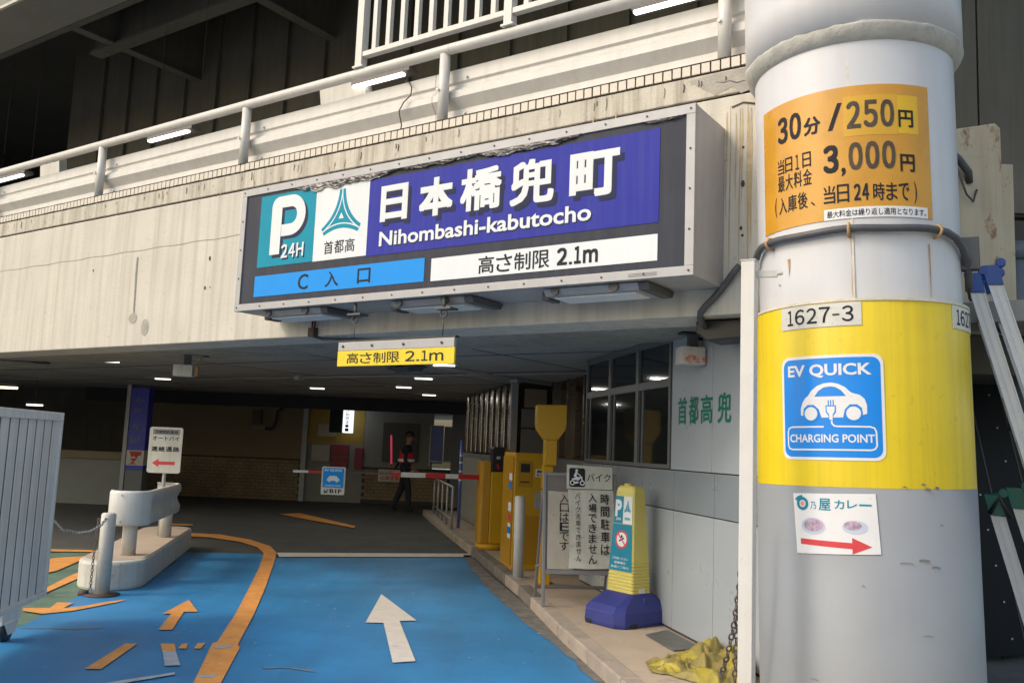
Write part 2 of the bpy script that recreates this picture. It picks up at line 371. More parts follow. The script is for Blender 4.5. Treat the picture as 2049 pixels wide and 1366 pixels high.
sheet('green_patch', [(-5.73, 11.03), (-5.22, 11.64), (-4.35, 11.6), (-4.03, 9.6), (-3.9, 8.9), (-3.87, 8.32), (-3.75, 7.6), (-3.66, 7.1), (-3.9, 6.2), (-6.24, 8.9)], 0, 'greenfloor', **STR)
g = [(-.56, 12.63), (-.46, 12.65), (-.12, 10.62), (.18, 9.14), (.42, 7.88), (.75, 6.06), (1.1, 4.44), (1.45, 1), (1.32, 1), (.97, 4.43), (.64, 6.05), (.45, 6.98), (.17, 8.12), (-.09, 9.41), (-.36, 11.01)]
random.seed(3)
g2 = []
for i, p in enumerate(g):
    q = g[(i + 1) % len(g)]; n = 5 if i >= 8 else 1
    for k in range(n):
        t = k / n; j = random.uniform(-.022, .022) if (i >= 8 and k) else 0
        g2.append((p[0] + (q[0] - p[0]) * t + j, p[1] + (q[1] - p[1]) * t))
sheet('kerb_gutter', g2, .008, 'gutter', **STR)
sheet('threshold_line', [(-3.01, 12.07), (-.49, 12.82), (-.41, 12.45), (-2.87, 11.66)], .008, 'roadwhite', **STR)

def marking(name, pts, m, z=.012): return sheet(name, pts, z, m, **STR)
marking('lane_line', [(-4.93, 13.59), (-4.38, 13.52), (-3.8, 13.1), (-3.39, 12.53), (-3.14, 11.92), (-2.85, 10.68), (-2.55, 9.24), (-2.26, 7.81), (-2.07, 6.74), (-2.09, 6.70), (-1.86, 5.66), (-1.70, 4.75), (-1.2, 1.5), (-1.0, 1.5), (-1.52, 4.8),
      (-1.7, 5.69), (-1.86, 6.60), (-1.90, 6.68), (-2.11, 7.84), (-2.4, 9.28), (-2.85, 11.38), (-3.01, 12.07), (-3.28, 12.76), (-3.77, 13.46), (-4.37, 13.98), (-5.01, 14.03)], 'orange')
marking('line_scar', [(-2.045, 6.62), (-1.92, 6.66), (-1.935, 6.56), (-2.02, 6.53)], 'roadgrey', .014)
marking('line_scar', [(-1.89, 5.80), (-1.77, 5.83), (-1.78, 5.76), (-1.86, 5.74)], 'roadgrey', .014)
marking('lane_arrow', [(-1.2, 9.11), (-1.13, 7.67), (-.98, 7.68), (-.73, 6.33), (-.58, 6.4), (-.86, 7.79), (-.72, 7.84)], 'roadwhite')
marking('motorcycle_arrow', [(-2.86, 8.38), (-2.84, 7.69), (-2.77, 7.71), (-2.63, 7.07), (-2.53, 7.09), (-2.7, 7.81), (-2.59, 7.84)], 'orange')
marking('painted_letter', [(-2.67, 6.57), (-2.59, 6.59), (-2.52, 5.86), (-2.62, 5.85)], 'orange')
marking('painted_letter', [(-2.44, 6.62), (-2.34, 6.63), (-2.25, 6.41), (-2.34, 6.40)], 'orange')
marking('worn_letter', [(-2.34, 6.40), (-2.25, 6.41), (-2.08, 6.03), (-2.17, 6.0)], 'roadgrey', .013)
marking('painted_letter', [(-2.29, 6.64), (-2.25, 6.65), (-2.21, 6.5), (-2.26, 6.49)], 'orange')
marking('painted_letter', [(-2.19, 6.68), (-2.14, 6.69), (-2.11, 6.51), (-2.16, 6.51)], 'orange')
marking('worn_letter', [(-2.45, 5.35), (-2.38, 5.52), (-2.05, 5.85), (-2.03, 5.8), (-2.27, 5.53), (-2.34, 5.30)], 'roadgrey', .013)
marking('curved_arrow', [(-3.39, 8.26), (-3.49, 8.14), (-3.58, 7.91), (-3.7, 7.75), (-3.74, 8.01), (-3.88, 8.01), (-3.81, 7.75), (-4.01, 7.7), (-3.95, 7.58), (-3.74, 7.49), (-3.58, 7.66), (-3.49, 7.89), (-3.4, 8.14)], 'orange')
marking('hatch_stripe', [(-5.32, 10.54), (-5.26, 10.74), (-5.01, 11.02), (-4.95, 10.8), (-4.77, 9.77), (-4.79, 9.5)], 'orange')
marking('hatch_stripe', [(-4.6, 10.4), (-4.42, 10.2), (-4.38, 9.73), (-4.29, 9.05), (-4.14, 7.99), (-4.18, 7.98), (-4.3, 8.52), (-4.48, 9.44)], 'orange')
marking('edge_stripe', [(-4.52, 18.17), (-4.22, 18.61), (-2.67, 16.26), (-2.64, 15.88), (-4.09, 17.62)], 'orange')
marking('edge_stripe', [(-5.81, 15.4), (-5.28, 15.35), (-5.2, 15.14), (-5.68, 15.07)], 'orange')
marking('edge_stripe', [(-5.74, 11.46), (-4.6, 11.66), (-4.6, 11.5), (-5.64, 11.27)], 'orange')

# cracks and specks in the blue coating
m_ = M()
def gstrip(m, pts, w, z):
    for a, b_ in zip(pts[:-1], pts[1:]):
        A, B = Vector(a), Vector(b_); t = (B - A).normalized(); q = Vector((-t.y, t.x)) * w / 2
        m.poly([(*(A + q), z), (*(A - q), z), (*(B - q), z), (*(B + q), z)])
gstrip(m_, [(-3.62, 6.95), (-3.4, 7.0), (-3.3, 6.98), (-3.05, 7.07)], .018, .009); gstrip(m_, [(-1.55, 6.05), (-1.4, 6.1), (-1.2, 6.02)], .02, .009); gstrip(m_, [(-.9, 5.3), (-.3, 5.42), (.2, 5.4)], .005, .009)
m_.build('coating_crack', K['scuff'], fix=False, **STR)
m_ = M(); random.seed(31)
for k in range(90):
    y = random.uniform(4.5, 11.5); x = random.uniform(-3.2, .5 - (y - 6) * .12); r = random.uniform(.004, .018)
    m_.poly([(x + r * random.uniform(.4, 1.3) * math.cos(a), y + r * random.uniform(.4, 1.6) * math.sin(a), .0095) for a in [PI / 3 * q for q in range(6)]])
m_.build('paint_speck', K['roadgrey'], fix=False, **STR)
# raised pavement with a kerb made of kerb stones
wk = [(1.38, .9), (.99, 4.45), (.79, 5.75), (.52, 7.26), (.20, 9.40), (-.08, 10.9), (-.42, 12.7), (-.94, 15.3), (-1.45, 17.9), (-1.75, 19.6), (1.5, 19.6), (2.6, 12), (2.6, .9)]
M().prism(wk, -.01, .108, 'z').build('pavement', K['pavement'], bevel=.004, **STR)
ks = bpy.data.objects['pavement']
for i in range(9):
    a, b_ = Vector(wk[i]), Vector(wk[i + 1]); n = max(1, round((b_ - a).length / .62)); d = (b_ - a)
    for k in range(n):
        p = a + d * (k / n); q = a + d * ((k + 1) / n); t = d.normalized(); nn = Vector((-t.y, t.x))
        gp = .006; wid = random.uniform(.098, .104)
        pts = [p + t * gp, q - t * gp, q - t * gp - nn * -.0 + nn * 0, p]
        p1, q1 = p + t * gp, q - t * gp
        M().prism([tuple(p1 + nn * .035), tuple(q1 + nn * .035), tuple(q1 - nn * wid), tuple(p1 - nn * wid)], -.008, .112 + random.uniform(-.002, .002), 'z').build('kerb_stone', K['kerbdark'] if (8.0 < p.y < 13.5 and random.random() < .45) else K['kerb'], ks, bevel=.012)
M().poly([(1.12, 7.08, .1145), (1.33, 7.30, .1145), (1.47, 6.68, .1145), (1.24, 6.56, .1145)]).build('floor_plate', K['grate'], fix=False,
    label='thin dark grey cover plate lying on the pavement against the wall', cat='cover plate')
pl = bpy.data.objects['floor_plate']; sm = pl.modifiers.new('thick', 'SOLIDIFY'); sm.thickness = .006

# ================================================================== PARKING BUILDING
bld = thing('parking_building', 'cream concrete parking building with stained facade and low dark entrance', 'building', FAC)
M().box(-14, 2.62, 0, .45, 2.43, 3.925).build('facade_wall', K['facade'], bld, bevel=.01)
M().box(-14, 2.62, .004, .45, 3.945, 4.115).build('upper_wall', K['cornice'], bld, bevel=.006)
M().box(-14, 2.62, .03, .40, 3.92, 3.95).box(-14, 2.62, .012, .46, 4.115, 4.196).box(-14, 2.62, .0, .46, 4.1965, 4.2085).build('joint_band', K['tilegap'], bld)
tm = M().box(-.0295, .0295, -.004, .06, 4.128, 4.196).mesh('tile', K['tile'])
for i in range(160):
    u = 2.585 - i * .0713
    link('tile', tm, bld, T(u, random.uniform(-.0015, .0015), random.uniform(-.0015, .0015)))
# marks on the facade
fm = M(); fm.strip([(-4.262, 3.40), (-4.262, 3.2), (-4.25, 3.0), (-4.245, 2.86), (-4.235, 2.74)], [.03, .035, .03, .03, .02], -.003)
fm.disc((-4.25, 2.73), .075, -.0032, 18, 1, .06); fm.disc((-4.02, 2.62), .065, -.0032, 18, 1, .09); fm.build('drip_mark', [K['stain'], K['patch']], bld, fix=False)
fm = M()
for u, z, w, h in [(-3.02, 3.28, .03, .05), (-3.06, 2.98, .03, .04), (-2.98, 2.98, .015, .02), (-5.1, 3.32, .02, .03), (2.50, 3.3, .028, .05), (2.5, 2.95, .02, .02), (2.49, 3.0, .02, .03), (2.5, 3.55, .02, .02)]:
    fm.disc((u, z), w / 2, -.003, 9, 0, h / 2)
random.seed(11)
for k in range(46):
    u = random.uniform(-9, 2.4); fm.strip([(u, 4.1 - random.random() * .03), (u + .004, 4.05), (u - .003, 4.0 + random.random() * .05)], random.uniform(.003, .010), -.001)
fm.build('stain_speck', K['crack'], bld, fix=False, kind=STUFF)
fm = M()
for k in range(26):
    u = random.choice([random.uniform(2.38, 2.6), random.uniform(-9, 2.3)]); z = random.uniform(3.75, 3.9) if u > 2.38 else random.uniform(3.96, 4.09); l = random.uniform(.5, 1.2) if u > 2.38 else random.uniform(.05, .12)
    fm.strip([(u, z), (u + .003, z - l * .3), (u - .002, z - l * .7), (u, z - l)], [.004, random.uniform(.006, .016), .008, .002], -.0012 - k * .00004)
fm.build('rust_run', K['wallrust'], bld, fix=False, kind=STUFF)
fm = M(); P = []
for k in range(90): P.append((-13 + k * .173, 3.475 + .006 * math.sin(k * 1.7)))
fm.strip(P, .006, -.002).build('hairline_joint', K['stain'], bld, fix=False)
fm = M()
fm.flat([(2.1, 4.09), (2.3, 4.105), (2.6, 4.1), (2.6, 3.96), (2.48, 3.93), (2.42, 3.99), (2.3, 3.95), (2.2, 4.02)], .0015).build('mortar_patch', K['patch'], bld, fix=False)
fm = M(); fm.strip([(2.30, 4.045), (2.36, 4.03), (2.40, 4.035), (2.45, 4.01), (2.50, 4.015), (2.57, 3.99)], [.001, .004, .003, .005, .003, .001], -.002); fm.strip([(2.42, 3.84), (2.5, 3.86), (2.6, 3.83)], .014, -.003)
fm.build('wall_crack', K['crack'], bld, fix=False)
# lower side of the facade beam and the ceiling of the entrance
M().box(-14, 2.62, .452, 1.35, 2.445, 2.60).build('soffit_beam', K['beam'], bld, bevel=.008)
ceil = M()
cp = [(-14, 1.35), (2.62, 1.35), (6, 1.35), (6, 12), (-4, 22), (-16, 22), (-20, 8), (-14, 1.35)]
ceil.box(-20, 6, 1.35, 22, 2.505, 2.65).build('ceiling', K['soffit'], bld)
cb = M()
for k in range(9): cb.box(-15, 5, 2.3 + k * 1.9, 2.318 + k * 1.9, 2.500, 2.506)
for k in range(9): cb.box(-13 + k * 2.4, -12.985 + k * 2.4, 1.4, 18, 2.501, 2.506)
cb.build('ceiling_joint', K['joint'], bld)
# upper floor behind the parapet
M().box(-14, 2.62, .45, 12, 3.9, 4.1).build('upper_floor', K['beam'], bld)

m_ = M()
for u, y0, y1 in ((-2.6, 1.6, 12), (-2.45, 1.6, 9), (.9, 2.4, 11)): m_.tube([(u, y0, 2.478), (u, y1, 2.478)], .014, 8)
m_.tube([(-9, 4.2, 2.485), (.9, 4.2, 2.485)], .012, 8)
for u, y in ((-2.6, 5), (.9, 4.2), (-6.2, 4.2)): m_.box(u - .06, u + .06, y - .06, y + .06, 2.44, 2.504)
m_.build('ceiling_conduit', K['soffit'], bld)
# parapet barrier, handrail, baluster fence
prof = [(.17, 4.69), (.125, 4.685), (.125, 4.575), (.145, 4.56), (.145, 4.53), (.085, 4.475), (.085, 4.42), (.15, 4.335), (.15, 4.27), (.115, 4.255), (.115, 4.21), (.18, 4.21), (.18, 4.69)]
bar = thing('parapet_barrier', 'long ribbed off-white crash barrier behind the round posts above the tile strip', 'barrier', FAC)
for a, b_ in ((-14, -10.3), (-10.3, -5.4), (-5.4, -.29), (-.29, 2.6)):
    M().prism(prof, a + .003, b_ - .003, 'x').build('barrier_panel', K['white'], bar)
bb = M()
for u in (-7.6, -5.05, -2.5, .05): 
    for z in (4.60, 4.28): bb.tube([(u, .13, z), (u, .105, z)], .012, 8)
bb.build('bolt', K['whitedirty'], bar)
rail = thing('handrail', 'long round cream handrail carried by white posts along the upper floor edge', 'railing', FAC)
M().tube([(-14, .02, 4.83), (-.05, .02, 4.825), (2.66, .02, 4.80)], .046, 20).build('top_rail', K['white'], rail)
M().tube([(-.055, .02, 4.825), (-.05, .02, 4.825)], .0475, 20).build('rail_sleeve', K['whitedirty'], rail)
pm = M().lathe([(0, 4.208), (.046, 4.208), (.046, 4.79), (0, 4.79)], (0, 0), 20).tube([(-.02, -.05, 4.47), (-.02, -.065, 4.47)], .014, 8).mesh('post', K['white'])
for u in (-10.33, -7.77, -5.2, -2.66, -.12, 2.35): link('post', pm, rail, T(u, .03, 0))
fen = thing('baluster_fence', 'tall off-white baluster fence standing on the round handrail', 'fence', FAC)
pmx = M().box(-.038, .038, -.03, .05, 4.872, 6.3).box(-.06, .06, -.04, .06, 4.868, 4.884).mesh('fence_post', K['white'])
for u in (-1.09, .55, 2.2): link('fence_post', pmx, fen, T(u, 0, 0))
bmx = M().box(-.023, .023, -.012, .032, 5.01, 6.2).mesh('baluster', K['white'])
for a in (-1.09, .55):
    for k in range(1, 10): link('baluster', bmx, fen, T(a + 1.645 * k / 10, 0, 0))
    M().box(a + .04, a + 1.61, -.022, .042, 4.965, 5.012).build('bottom_rail', K['white'], fen, bevel=.003)
    M().box(a + .04, a + 1.61, -.022, .042, 6.2, 6.25).build('fence_rail', K['white'], fen, bevel=.003)
M().tube([(-.62, .10, 4.69), (-.56, .09, 4.66), (-.52, .075, 4.60), (-.52, .07, 4.53), (-.58, .05, 4.47), (-.63, .05, 4.40), (-.62, .06, 4.33), (-.60, .06, 4.27), (-.58, .03, 4.215)], .006, 6).build('loose_wire', K['wire'], mat=FAC,
    label='thin dark wire dangling in a wavy line over the ribbed barrier', cat='wire')
# white struts behind the barrier
for i, (u, lab) in enumerate(((-3.25, 'white slanted steel strut under the handrail, beside the wavy wire'), (-9.5, 'white slanted steel strut under the far left end of the handrail'))):
    w = .72 if i == 0 else .55
    M().prism([(u, 5.75), (u + w, 5.75), (u + w + .25, 4.3), (u + .25, 4.3)], 1.5, 1.62).build('roof_strut', K['whitedirty'], mat=FAC, label=lab, cat='strut', group='white struts behind the barrier')
# tube lamps hanging over the upper floor
def tube_lamp(u0, u1, lab):
    t = thing('tube_lamp', lab, 'lamp', FAC @ T(u0, 1.5, 5.55), 'white tube lamps under the elevated road')
    L_ = u1 - u0
    M().box(0, L_ + .1, -.03, .12, .03, .08).build('lamp_housing', K['boardgrey'], t, bevel=.006)
    M().box(.02, L_, -.03, .03, -.0, .03).build('diffuser', K['tubelight'], t, bevel=.008)
    M().tube([(L_ + .13, .05, .07), (L_ + .13, .05, 3.84)], .003, 6).tube([(.1, .05, .1), (.1, .05, 3.84)], .003, 6).build('hanging_rod', K['dark'], t)
tube_lamp(-2.69, -1.91, 'lit white tube lamp just under the handrail beside the tall baluster fence')
tube_lamp(-6.62, -5.72, 'lit white tube lamp under the handrail between the two left round posts')
tube_lamp(.89, 2.0, 'lit white tube lamp nearest the big round column')
tube_lamp(-10.9, -10.0, 'lit white tube lamp cut off by the left edge of the photo')

# ================================================================== ELEVATED ROAD
hw = thing('elevated_road', 'dark steel underside of an elevated road with girders and cross beams', 'bridge', FAC)
M().box(-22, 3.6, .30, 1.08, 7.50, 9.6).build('outer_girder', K['girder'], hw, bevel=.01)
M().box(-22, 3.6, .27, .31, 7.49, 7.53).build('edge_strip', K['fascia'], hw)
M().box(-22, 3.6, 1.08, 1.18, 7.49, 7.53).box(-22, 3.6, 1.10, 1.13, 7.5, 9.4).build('girder_flange', K['dark2'], hw)
M().box(-8.95, 3.6, 1.80, 2.02, 7.50, 7.54).box(-8.95, 3.6, 1.89, 1.93, 7.54, 8.9).build('inner_girder', K['dark2'], hw)
for u in (-8.3, -5.1, -1.9, 1.3):
    M().box(u - .09, u + .09, 1.18, 1.80, 7.505, 7.535).box(u - .09, u + .09, 2.02, 3.4, 7.505, 7.535).box(u - .015, u + .015, 1.18, 3.4, 7.535, 8.6).build('cross_beam', K['dark2'], hw)
M().box(-22, 8, .3, 16, 9.4, 9.7).build('road_deck', K['dark'], hw)
M().box(-12.3, 3.6, 3.4, 3.5, 5.2, 9.4).build('back_girder', K['dark2'], hw)
for u in [-11.15 + .85 * k for k in range(17)]:
    M().box(u - .012, u + .012, 3.34, 3.4, 5.2, 9.3).build('stiffener', K['dark2'], hw)
M().box(-22, 8, 9.5, 9.7, 3.9, 9.4).build('far_girder', K['dark'], hw)
M().box(-22.2, -22, .3, 12, 0, 9.5).build('end_wall', K['dark'], hw)
# the pier wall seen on the right
pw = thing('road_pier_wall', 'tall dark olive concrete wall rising behind the rusty cream steel post', 'wall')
M().box(2.95, 9, 7.9, 8.5, 3.78, 12).build('wall_slab', K['dark2'], pw)
for i, (xa, xb) in enumerate(((2.95, 4.2), (4.22, 5.5), (5.52, 9))):
    M().box(xa, xb, 7.86, 7.897, 3.80, 12).build('wall_panel', K['dark2'], pw, bevel=.004)

# ================================================================== BACK OF THE GARAGE
BY = 22.5
bw = thing('rear_garage_wall', 'dark beige and ochre brick wall at the back of the garage', 'wall')
M().box(-16, -9.3, BY + .02, BY + .3, 0, 3).build('dark_wall', K['dark2'], bw)
M().box(-9.3, -5.15, BY + .02, BY + .3, 1.0, 3).build('beige_wall', K['beigewall'], bw)
M().box(-9.3, -5.15, BY + .03, BY + .3, 0, 1.0).build('brick_backing', K['joint'], bw)
M().box(-9.3, -5.15, BY - .02, BY + .02, 1.0, 1.03).build('wall_coping', K['brownsteel'], bw)
bk = M(); random.seed(5)
for r in range(12):
    for c in range(20):
        x0 = -9.3 + c * .21 + (r % 2) * .105
        if x0 + .2 > -5.1: continue
        bk.box(x0, x0 + .198, BY + .0 + random.uniform(0, .008), BY + .03, .003 + r * .083, .076 + r * .083)
for r in range(9):
    for c in range(14):
        x0 = -3.62 + c * .165 + (r % 2) * .08
        if x0 + .15 > -1.4: continue
        bk.box(x0, x0 + .155, BY + random.uniform(0, .008), BY + .03, .1 + r * .083, .173 + r * .083)
bk.build('wall_brick', K['brick'], bw, kind=STUFF)
M().box(-5.15, -5.03, BY - .1, BY + .2, 0, 2.6).build('steel_edge', K['alu'], bw)
M().box(-5.03, -3.62, BY + .02, BY + .3, 1.45, 3).build('mustard_panel', K['mustard'], bw)
M().box(-5.03, -3.62, BY + .02, BY + .3, 0, 1.45).build('lower_panel', K['greywall'], bw)
M().box(-3.62, -1.9, BY + .03, BY + .3, .9, 3).build('grey_wall', K['greywall'], bw)
M().box(-3.62, -1.4, BY + .031, BY + .3, 0, .9).build('brick_backing', K['joint'], bw)
M().box(-1.4, -.85, BY - .3, BY + .3, 0, 2.6).build('wall_pillar', K['booth'], bw)
M().box(-.85, 3, BY + .02, BY + .3, 0, 3).build('dark_wall', K['dark2'], bw)
M().box(-9.6, 2.5, 20.2, 20.5, 2.22, 2.505).build('drop_beam', K['navywall'], bw)
M().box(-16, -9.3, 15.7, 15.9, 2.25, 2.505, mat=ID).build('drop_beam', K['navywall'], bw)
for (x0, x1, z0, z1, m, lab, nm) in [
    (-3.14, -2.25, 1.05, 2.02, 'dark2', 'dark electrical cabinet on the grey rear wall behind the guard', 'electrical_cabinet'),
    (-4.9, -4.45, 1.0, 1.4, 'paperold', 'faded poster with a round picture on the rear wall, left of the maroon notices', 'poster'),
    (-4.42, -3.98, 1.15, 1.42, 'maroon', 'upper maroon notice below the mustard panel', 'notice'),
    (-4.42, -3.98, .85, 1.12, 'maroon', 'lower maroon notice, partly hidden by the charging sign', 'notice'),
    (-3.82, -3.62, .82, 1.36, 'maroon', 'narrow maroon banner beside the grey rear wall', 'banner'),
    (-4.78, -4.30, 1.62, 1.92, 'paperold', 'yellowish notice pinned on the mustard panel', 'notice')]:
    M().box(x0, x1, BY - .05, BY + .018, z0, z1).build(nm, K[m], label=lab, cat=nm.replace('_', ' '), bevel=.005)
t = thing('blue_window', 'blue glass panel in a white frame on the rear wall, right of the guard', 'window', T(0, BY - .06))
M().box(-1.93, -1.62, -.02, .07, 1.05, 1.98).build('window_pane', K['bluepanel'], t)
M().box(-1.60, -1.38, -.02, .07, 1.12, 1.98).build('window_pane', K['greywall'], t)
M().box(-1.96, -1.93, -.04, .07, .98, 2.0).box(-1.95, -1.36, -.04, .06, 1.09, 1.12).box(-1.96, -1.62, -.04, .07, 1.98, 2.0).build('window_frame', K['whitedirty'], t)
t = thing('lit_wall_sign', 'narrow glowing white vertical sign on a purple box near the ceiling', 'sign', T(-4.1, BY - .55))
M().box(-.30, .02, 0, .3, 1.72, 2.42).build('sign_box', K['navywall'], t, bevel=.01)
M().box(.03, .24, -.01, .3, 1.72, 2.42).build('lit_panel', K['litsign'], t)
m_ = M(); put_column(m_, '高さ制限2.1', .135, .09, 2.39, .075, .018, -.014, .01); m_.build('lettering', K['ink'], t, fix=False)
# white notice on the low brick wall
t = thing('notice_board', 'white notice with red writing fixed on the low brick wall left of the guard', 'sign', T(-3.2, BY - .08))
M().box(-.0, .58, 0, .05, .56, .86).build('sign_plate', K['paper'], t, bevel=.004)
m_ = M(); put_text(m_, '出庫注意', .06, .52, .60, .70, -.003, .02); put_text(m_, '歩行者優先', .06, .52, .73, .80, -.003, .02); m_.build('lettering', K['redprint'], t, fix=False)
# wall lamp unit on the beige wall
t = thing('wall_speaker', 'small dark speaker box with a white grille high on the beige rear wall', 'speaker', T(-6.4, BY - .2))
M().box(0, .2, 0, .2, 1.85, 2.2).build('speaker_box', K['dark2'], t); M().box(.02, .34, -.06, .0, 1.72, 1.8).build('lamp_tray', K['greywall'], t)
M().tube([(.25, .05, 1.75), (.5, .05, 1.75), (.58, .05, 1.95), (.62, .05, 2.2), (.75, .05, 2.28)], .035, 8).build('pipe', K['dark'], t)

# left hall: low partition, blue direction post, far lamps
t = thing('low_partition', 'low pale grey partition with a brown coping in the dark left hall', 'wall', T(0, 18.9))
M().box(-12, -8.0, 0, .2, 0, .93).build('partition_panel', K['greywall'], t); M().box(-12, -8.0, -.03, .25, .935, 1.1).build('coping', K['beigewall'], t, bevel=.01)
t = thing('direction_post', 'dark blue direction column with white arrows beside the brick wall', 'sign', T(-7.73, 18.6))
M().box(-.25, -.17, 0, .3, 0, 2.5).build('post_edge', K['alu'], t)
M().box(-.16, .20, .02, .28, 0, .75).build('post_base', K['booth'], t)
M().box(-.16, .20, .02, .28, 1.16, 2.45).build('blue_face', K['navy'], t); M().box(-.16, .20, .02, .28, .755, .84).build('blue_face', K['navy'], t)
M().box(-.16, .20, .015, .28, .845, 1.155).build('picture_panel', K['paper'], t)
m_ = M().flat([(-.1, 1.13), (.16, 1.13), (.14, 1.05), (-.06, 1.02)], .012).flat([(-.08, .98), (.08, 1.0), (.0, .9), (.08, .86), (.0, .87), (-.08, .86), (-.02, .93)], .012)
m_.disc((.05, 1.03), .03, .012, 10); m_.build('running_figure', K['red'], t, fix=False)
m_ = M(); put_text(m_, '←', -.08, .12, 2.12, 2.26, .015, .02); put_text(m_, '1F', -.06, .08, 1.92, 2.02, .015, .02); put_text(m_, '↑', -.08, .10, 1.55, 1.72, .015, .02); put_text(m_, 'B1F', -.11, .10, 1.30, 1.43, .015, .02)
m_.build('lettering', K['greywall'], t, fix=False)
for (x, y, z, l, m, lab) in [(-9.42, 15.2, 2.17, 1.0, 'warmtube', 'warm orange tube lamp in the dark hall at the left edge'), (-9.95, 18.4, 1.98, .32, 'downlight', 'small white lamp just above the pale gate panel')]:
    t = thing('hall_lamp', lab, 'lamp', T(x, y, z)); M().box(0, l, 0, .06, 0, .035).build('diffuser', K[m], t, bevel=.005); M().box(-.02, l + .02, -.01, .08, .036, .09).build('lamp_housing', K['dark2'], t)
    M().tube([(l / 2, .03, .09), (l / 2, .03, 2.51 - z)], .01, 6).build('hanging_rod', K['dark2'], t)
M().box(-16.2, -16, 12, 23, 0, 3).build('hall_wall', K['dark2'], label='dark side wall closing the left hall of the garage', cat='wall')

# ceiling lamps
LAMP_W = 4
def ceiling_lamp():
    t = thing('ceiling_lamp', 'x', 'lamp', ID, 'recessed lamps in the entrance ceiling')
    M().box(-.13, .13, -.04, .04, -.032, -.012).build('diffuser', K['downlight'], t, bevel=.004)
    ld = bpy.data.lights.new('lamp_glow', 'AREA'); ld.shape = 'RECTANGLE'; ld.size = .26; ld.size_y = .08; ld.energy = LAMP_W; ld.color = (1, .95, .85)
    lo = bpy.data.objects.new('lamp_glow', ld); COL.objects.link(lo); lo.parent = t; lo.location = (0, 0, -.035)
    M().box(-.30, .18, -.07, .07, -.012, 0).build('lamp_housing', K['soffit'], t); return t
LP = [(-5.63, 12.44, 'recessed ceiling lamp furthest left, just inside the cream facade'), (-6.21, 15.9, 'ceiling lamp above the blue direction column'), (-3.66, 16.9, 'ceiling lamp above the mustard wall panel'),
      (-.50, 8.55, 'nearest ceiling lamp, right beside the hanging yellow height sign'), (-.82, 10.9, 'ceiling lamp just behind the hanging yellow height sign'), (-1.30, 13.3, 'third ceiling lamp in the row behind the yellow height sign'),
      (-1.86, 15.55, 'fourth ceiling lamp back, above the guard'), (-1.60, 17.65, 'rearmost ceiling lamp, close to the ribbed booth windows')]
c0 = ceiling_lamp()
for i, (x, y, lab) in enumerate(LP):
    mm = T(x, y, 2.504)
    if i == 0: c0.matrix_world = mm; c0['label'] = lab
    else: copy_tree(c0, mm, lab)

# ================================================================== MAIN SIGN
sg = thing('entrance_sign', 'long charcoal and blue box sign with big white Japanese characters on the facade', 'sign', FAC @ T(0, -.5))
# slight forward tilt is absent in the place: the case is square
U0, U1, Z0, Z1 = -1.935, 2.372, 2.605, 3.70
M().box(U0, U1, .03, .498, Z0, Z1).build('sign_case', K['signalu'], sg, bevel=.004)
fr_ = M()
fr_.box(U0 - .002, U1 + .002, -.012, .03, Z1 - .062, Z1 + .003).box(U0 - .002, U1 + .002, -.012, .03, Z0 - .003, Z0 + .058)
fr_.box(U0 - .002, U0 + .06, -.012, .03, Z0 + .058, Z1 - .062).box(U1 - .06, U1 + .002, -.012, .03, Z0 + .058, Z1 - .062)
fr_.build('sign_frame', K['alu'], sg, bevel=.003)
M().box(U0 + .06, U1 - .06, .0, .03, Z0 + .058, Z1 - .062).build('sign_face', K['panel'], sg)
sc_ = M()
for k in range(15):
    u = U0 + .03 + k * (U1 - U0 - .06) / 14
    for z in (Z1 - .028, Z0 + .028): sc_.tube([(u, -.012, z), (u, -.017, z)], .007, 7)
for k in range(1, 4):
    for u in (U0 + .03, U1 - .03): z = Z0 + .03 + k * (Z1 - Z0 - .06) / 4; sc_.tube([(u, -.012, z), (u, -.017, z)], .007, 7)
sc_.build('screw', K['screw'], sg, kind=STUFF)
def plate(nm, x0, x1, z0, z1, m, y=-.003): return M().box(x0, x1, y, .0, z0, z1).build(nm, K[m], sg)
plate('teal_panel', -1.685, -.995, 2.975, 3.61, 'teal'); plate('white_panel', -.994, -.392, 2.972, 3.603, 'signwhite'); plate('blue_panel', -.391, 2.13, 2.962, 3.585, 'royal', -.0031)
plate('entrance_bar', -1.70, .217, 2.718, 2.90, 'cyan'); plate('height_bar', .284, 2.126, 2.715, 2.887, 'signwhite')
# big P: outline with a bowl hole built from two pieces
def bigP(m, x, z, w, h, y, t=.13):
    pts = []; n = 14
    R = .178; cx = x + w - R; cz = z + h - R
    outer = [(x, z), (x, z + h - .09)] + [(x + .09 - .09 * math.cos(a), z + h - .09 + .09 * math.sin(a)) for a in [PI / 2 * k / 5 for k in range(1, 6)]]
    outer += [(cx + R * math.sin(a), cz + R * math.cos(a)) for a in [PI * k / n for k in range(n + 1)]]
    inner = [(x + t, z), (x + t, cz - R + .11)]
    # stem
    m.flat([(x, z), (x + t * .96, z), (x + t, z + h - .001), (x + .09, z + h)] + [(x + .09 - .09 * math.sin(a), z + h - .09 + .09 * math.cos(a)) for a in [PI / 2 * k / 5 for k in range(1, 6)]], y)
    ro, ri = R, R - .103
    a_o = [(x + t, z + h)] + [(cx + ro * math.sin(a), cz + ro * math.cos(a)) for a in [PI * k / n for k in range(n + 1)]] + [(x + t, cz - ro)]
    a_i = [(x + t, cz + ri)] + [(cx + ri * math.sin(a), cz + ri * math.cos(a)) for a in [PI * k / n for k in range(n + 1)]] + [(x + t, cz - ri)]
    k = len(a_o); m.add([(p[0], y, p[1]) for p in a_o + a_i], [(i, i + 1, k + i + 1, k + i) for i in range(k - 1)])
m_ = M(); bigP(m_, -1.50, 3.045, .42, .51, -.0034); m_.build('letter_shade', K['shadowprint'], sg, fix=False)
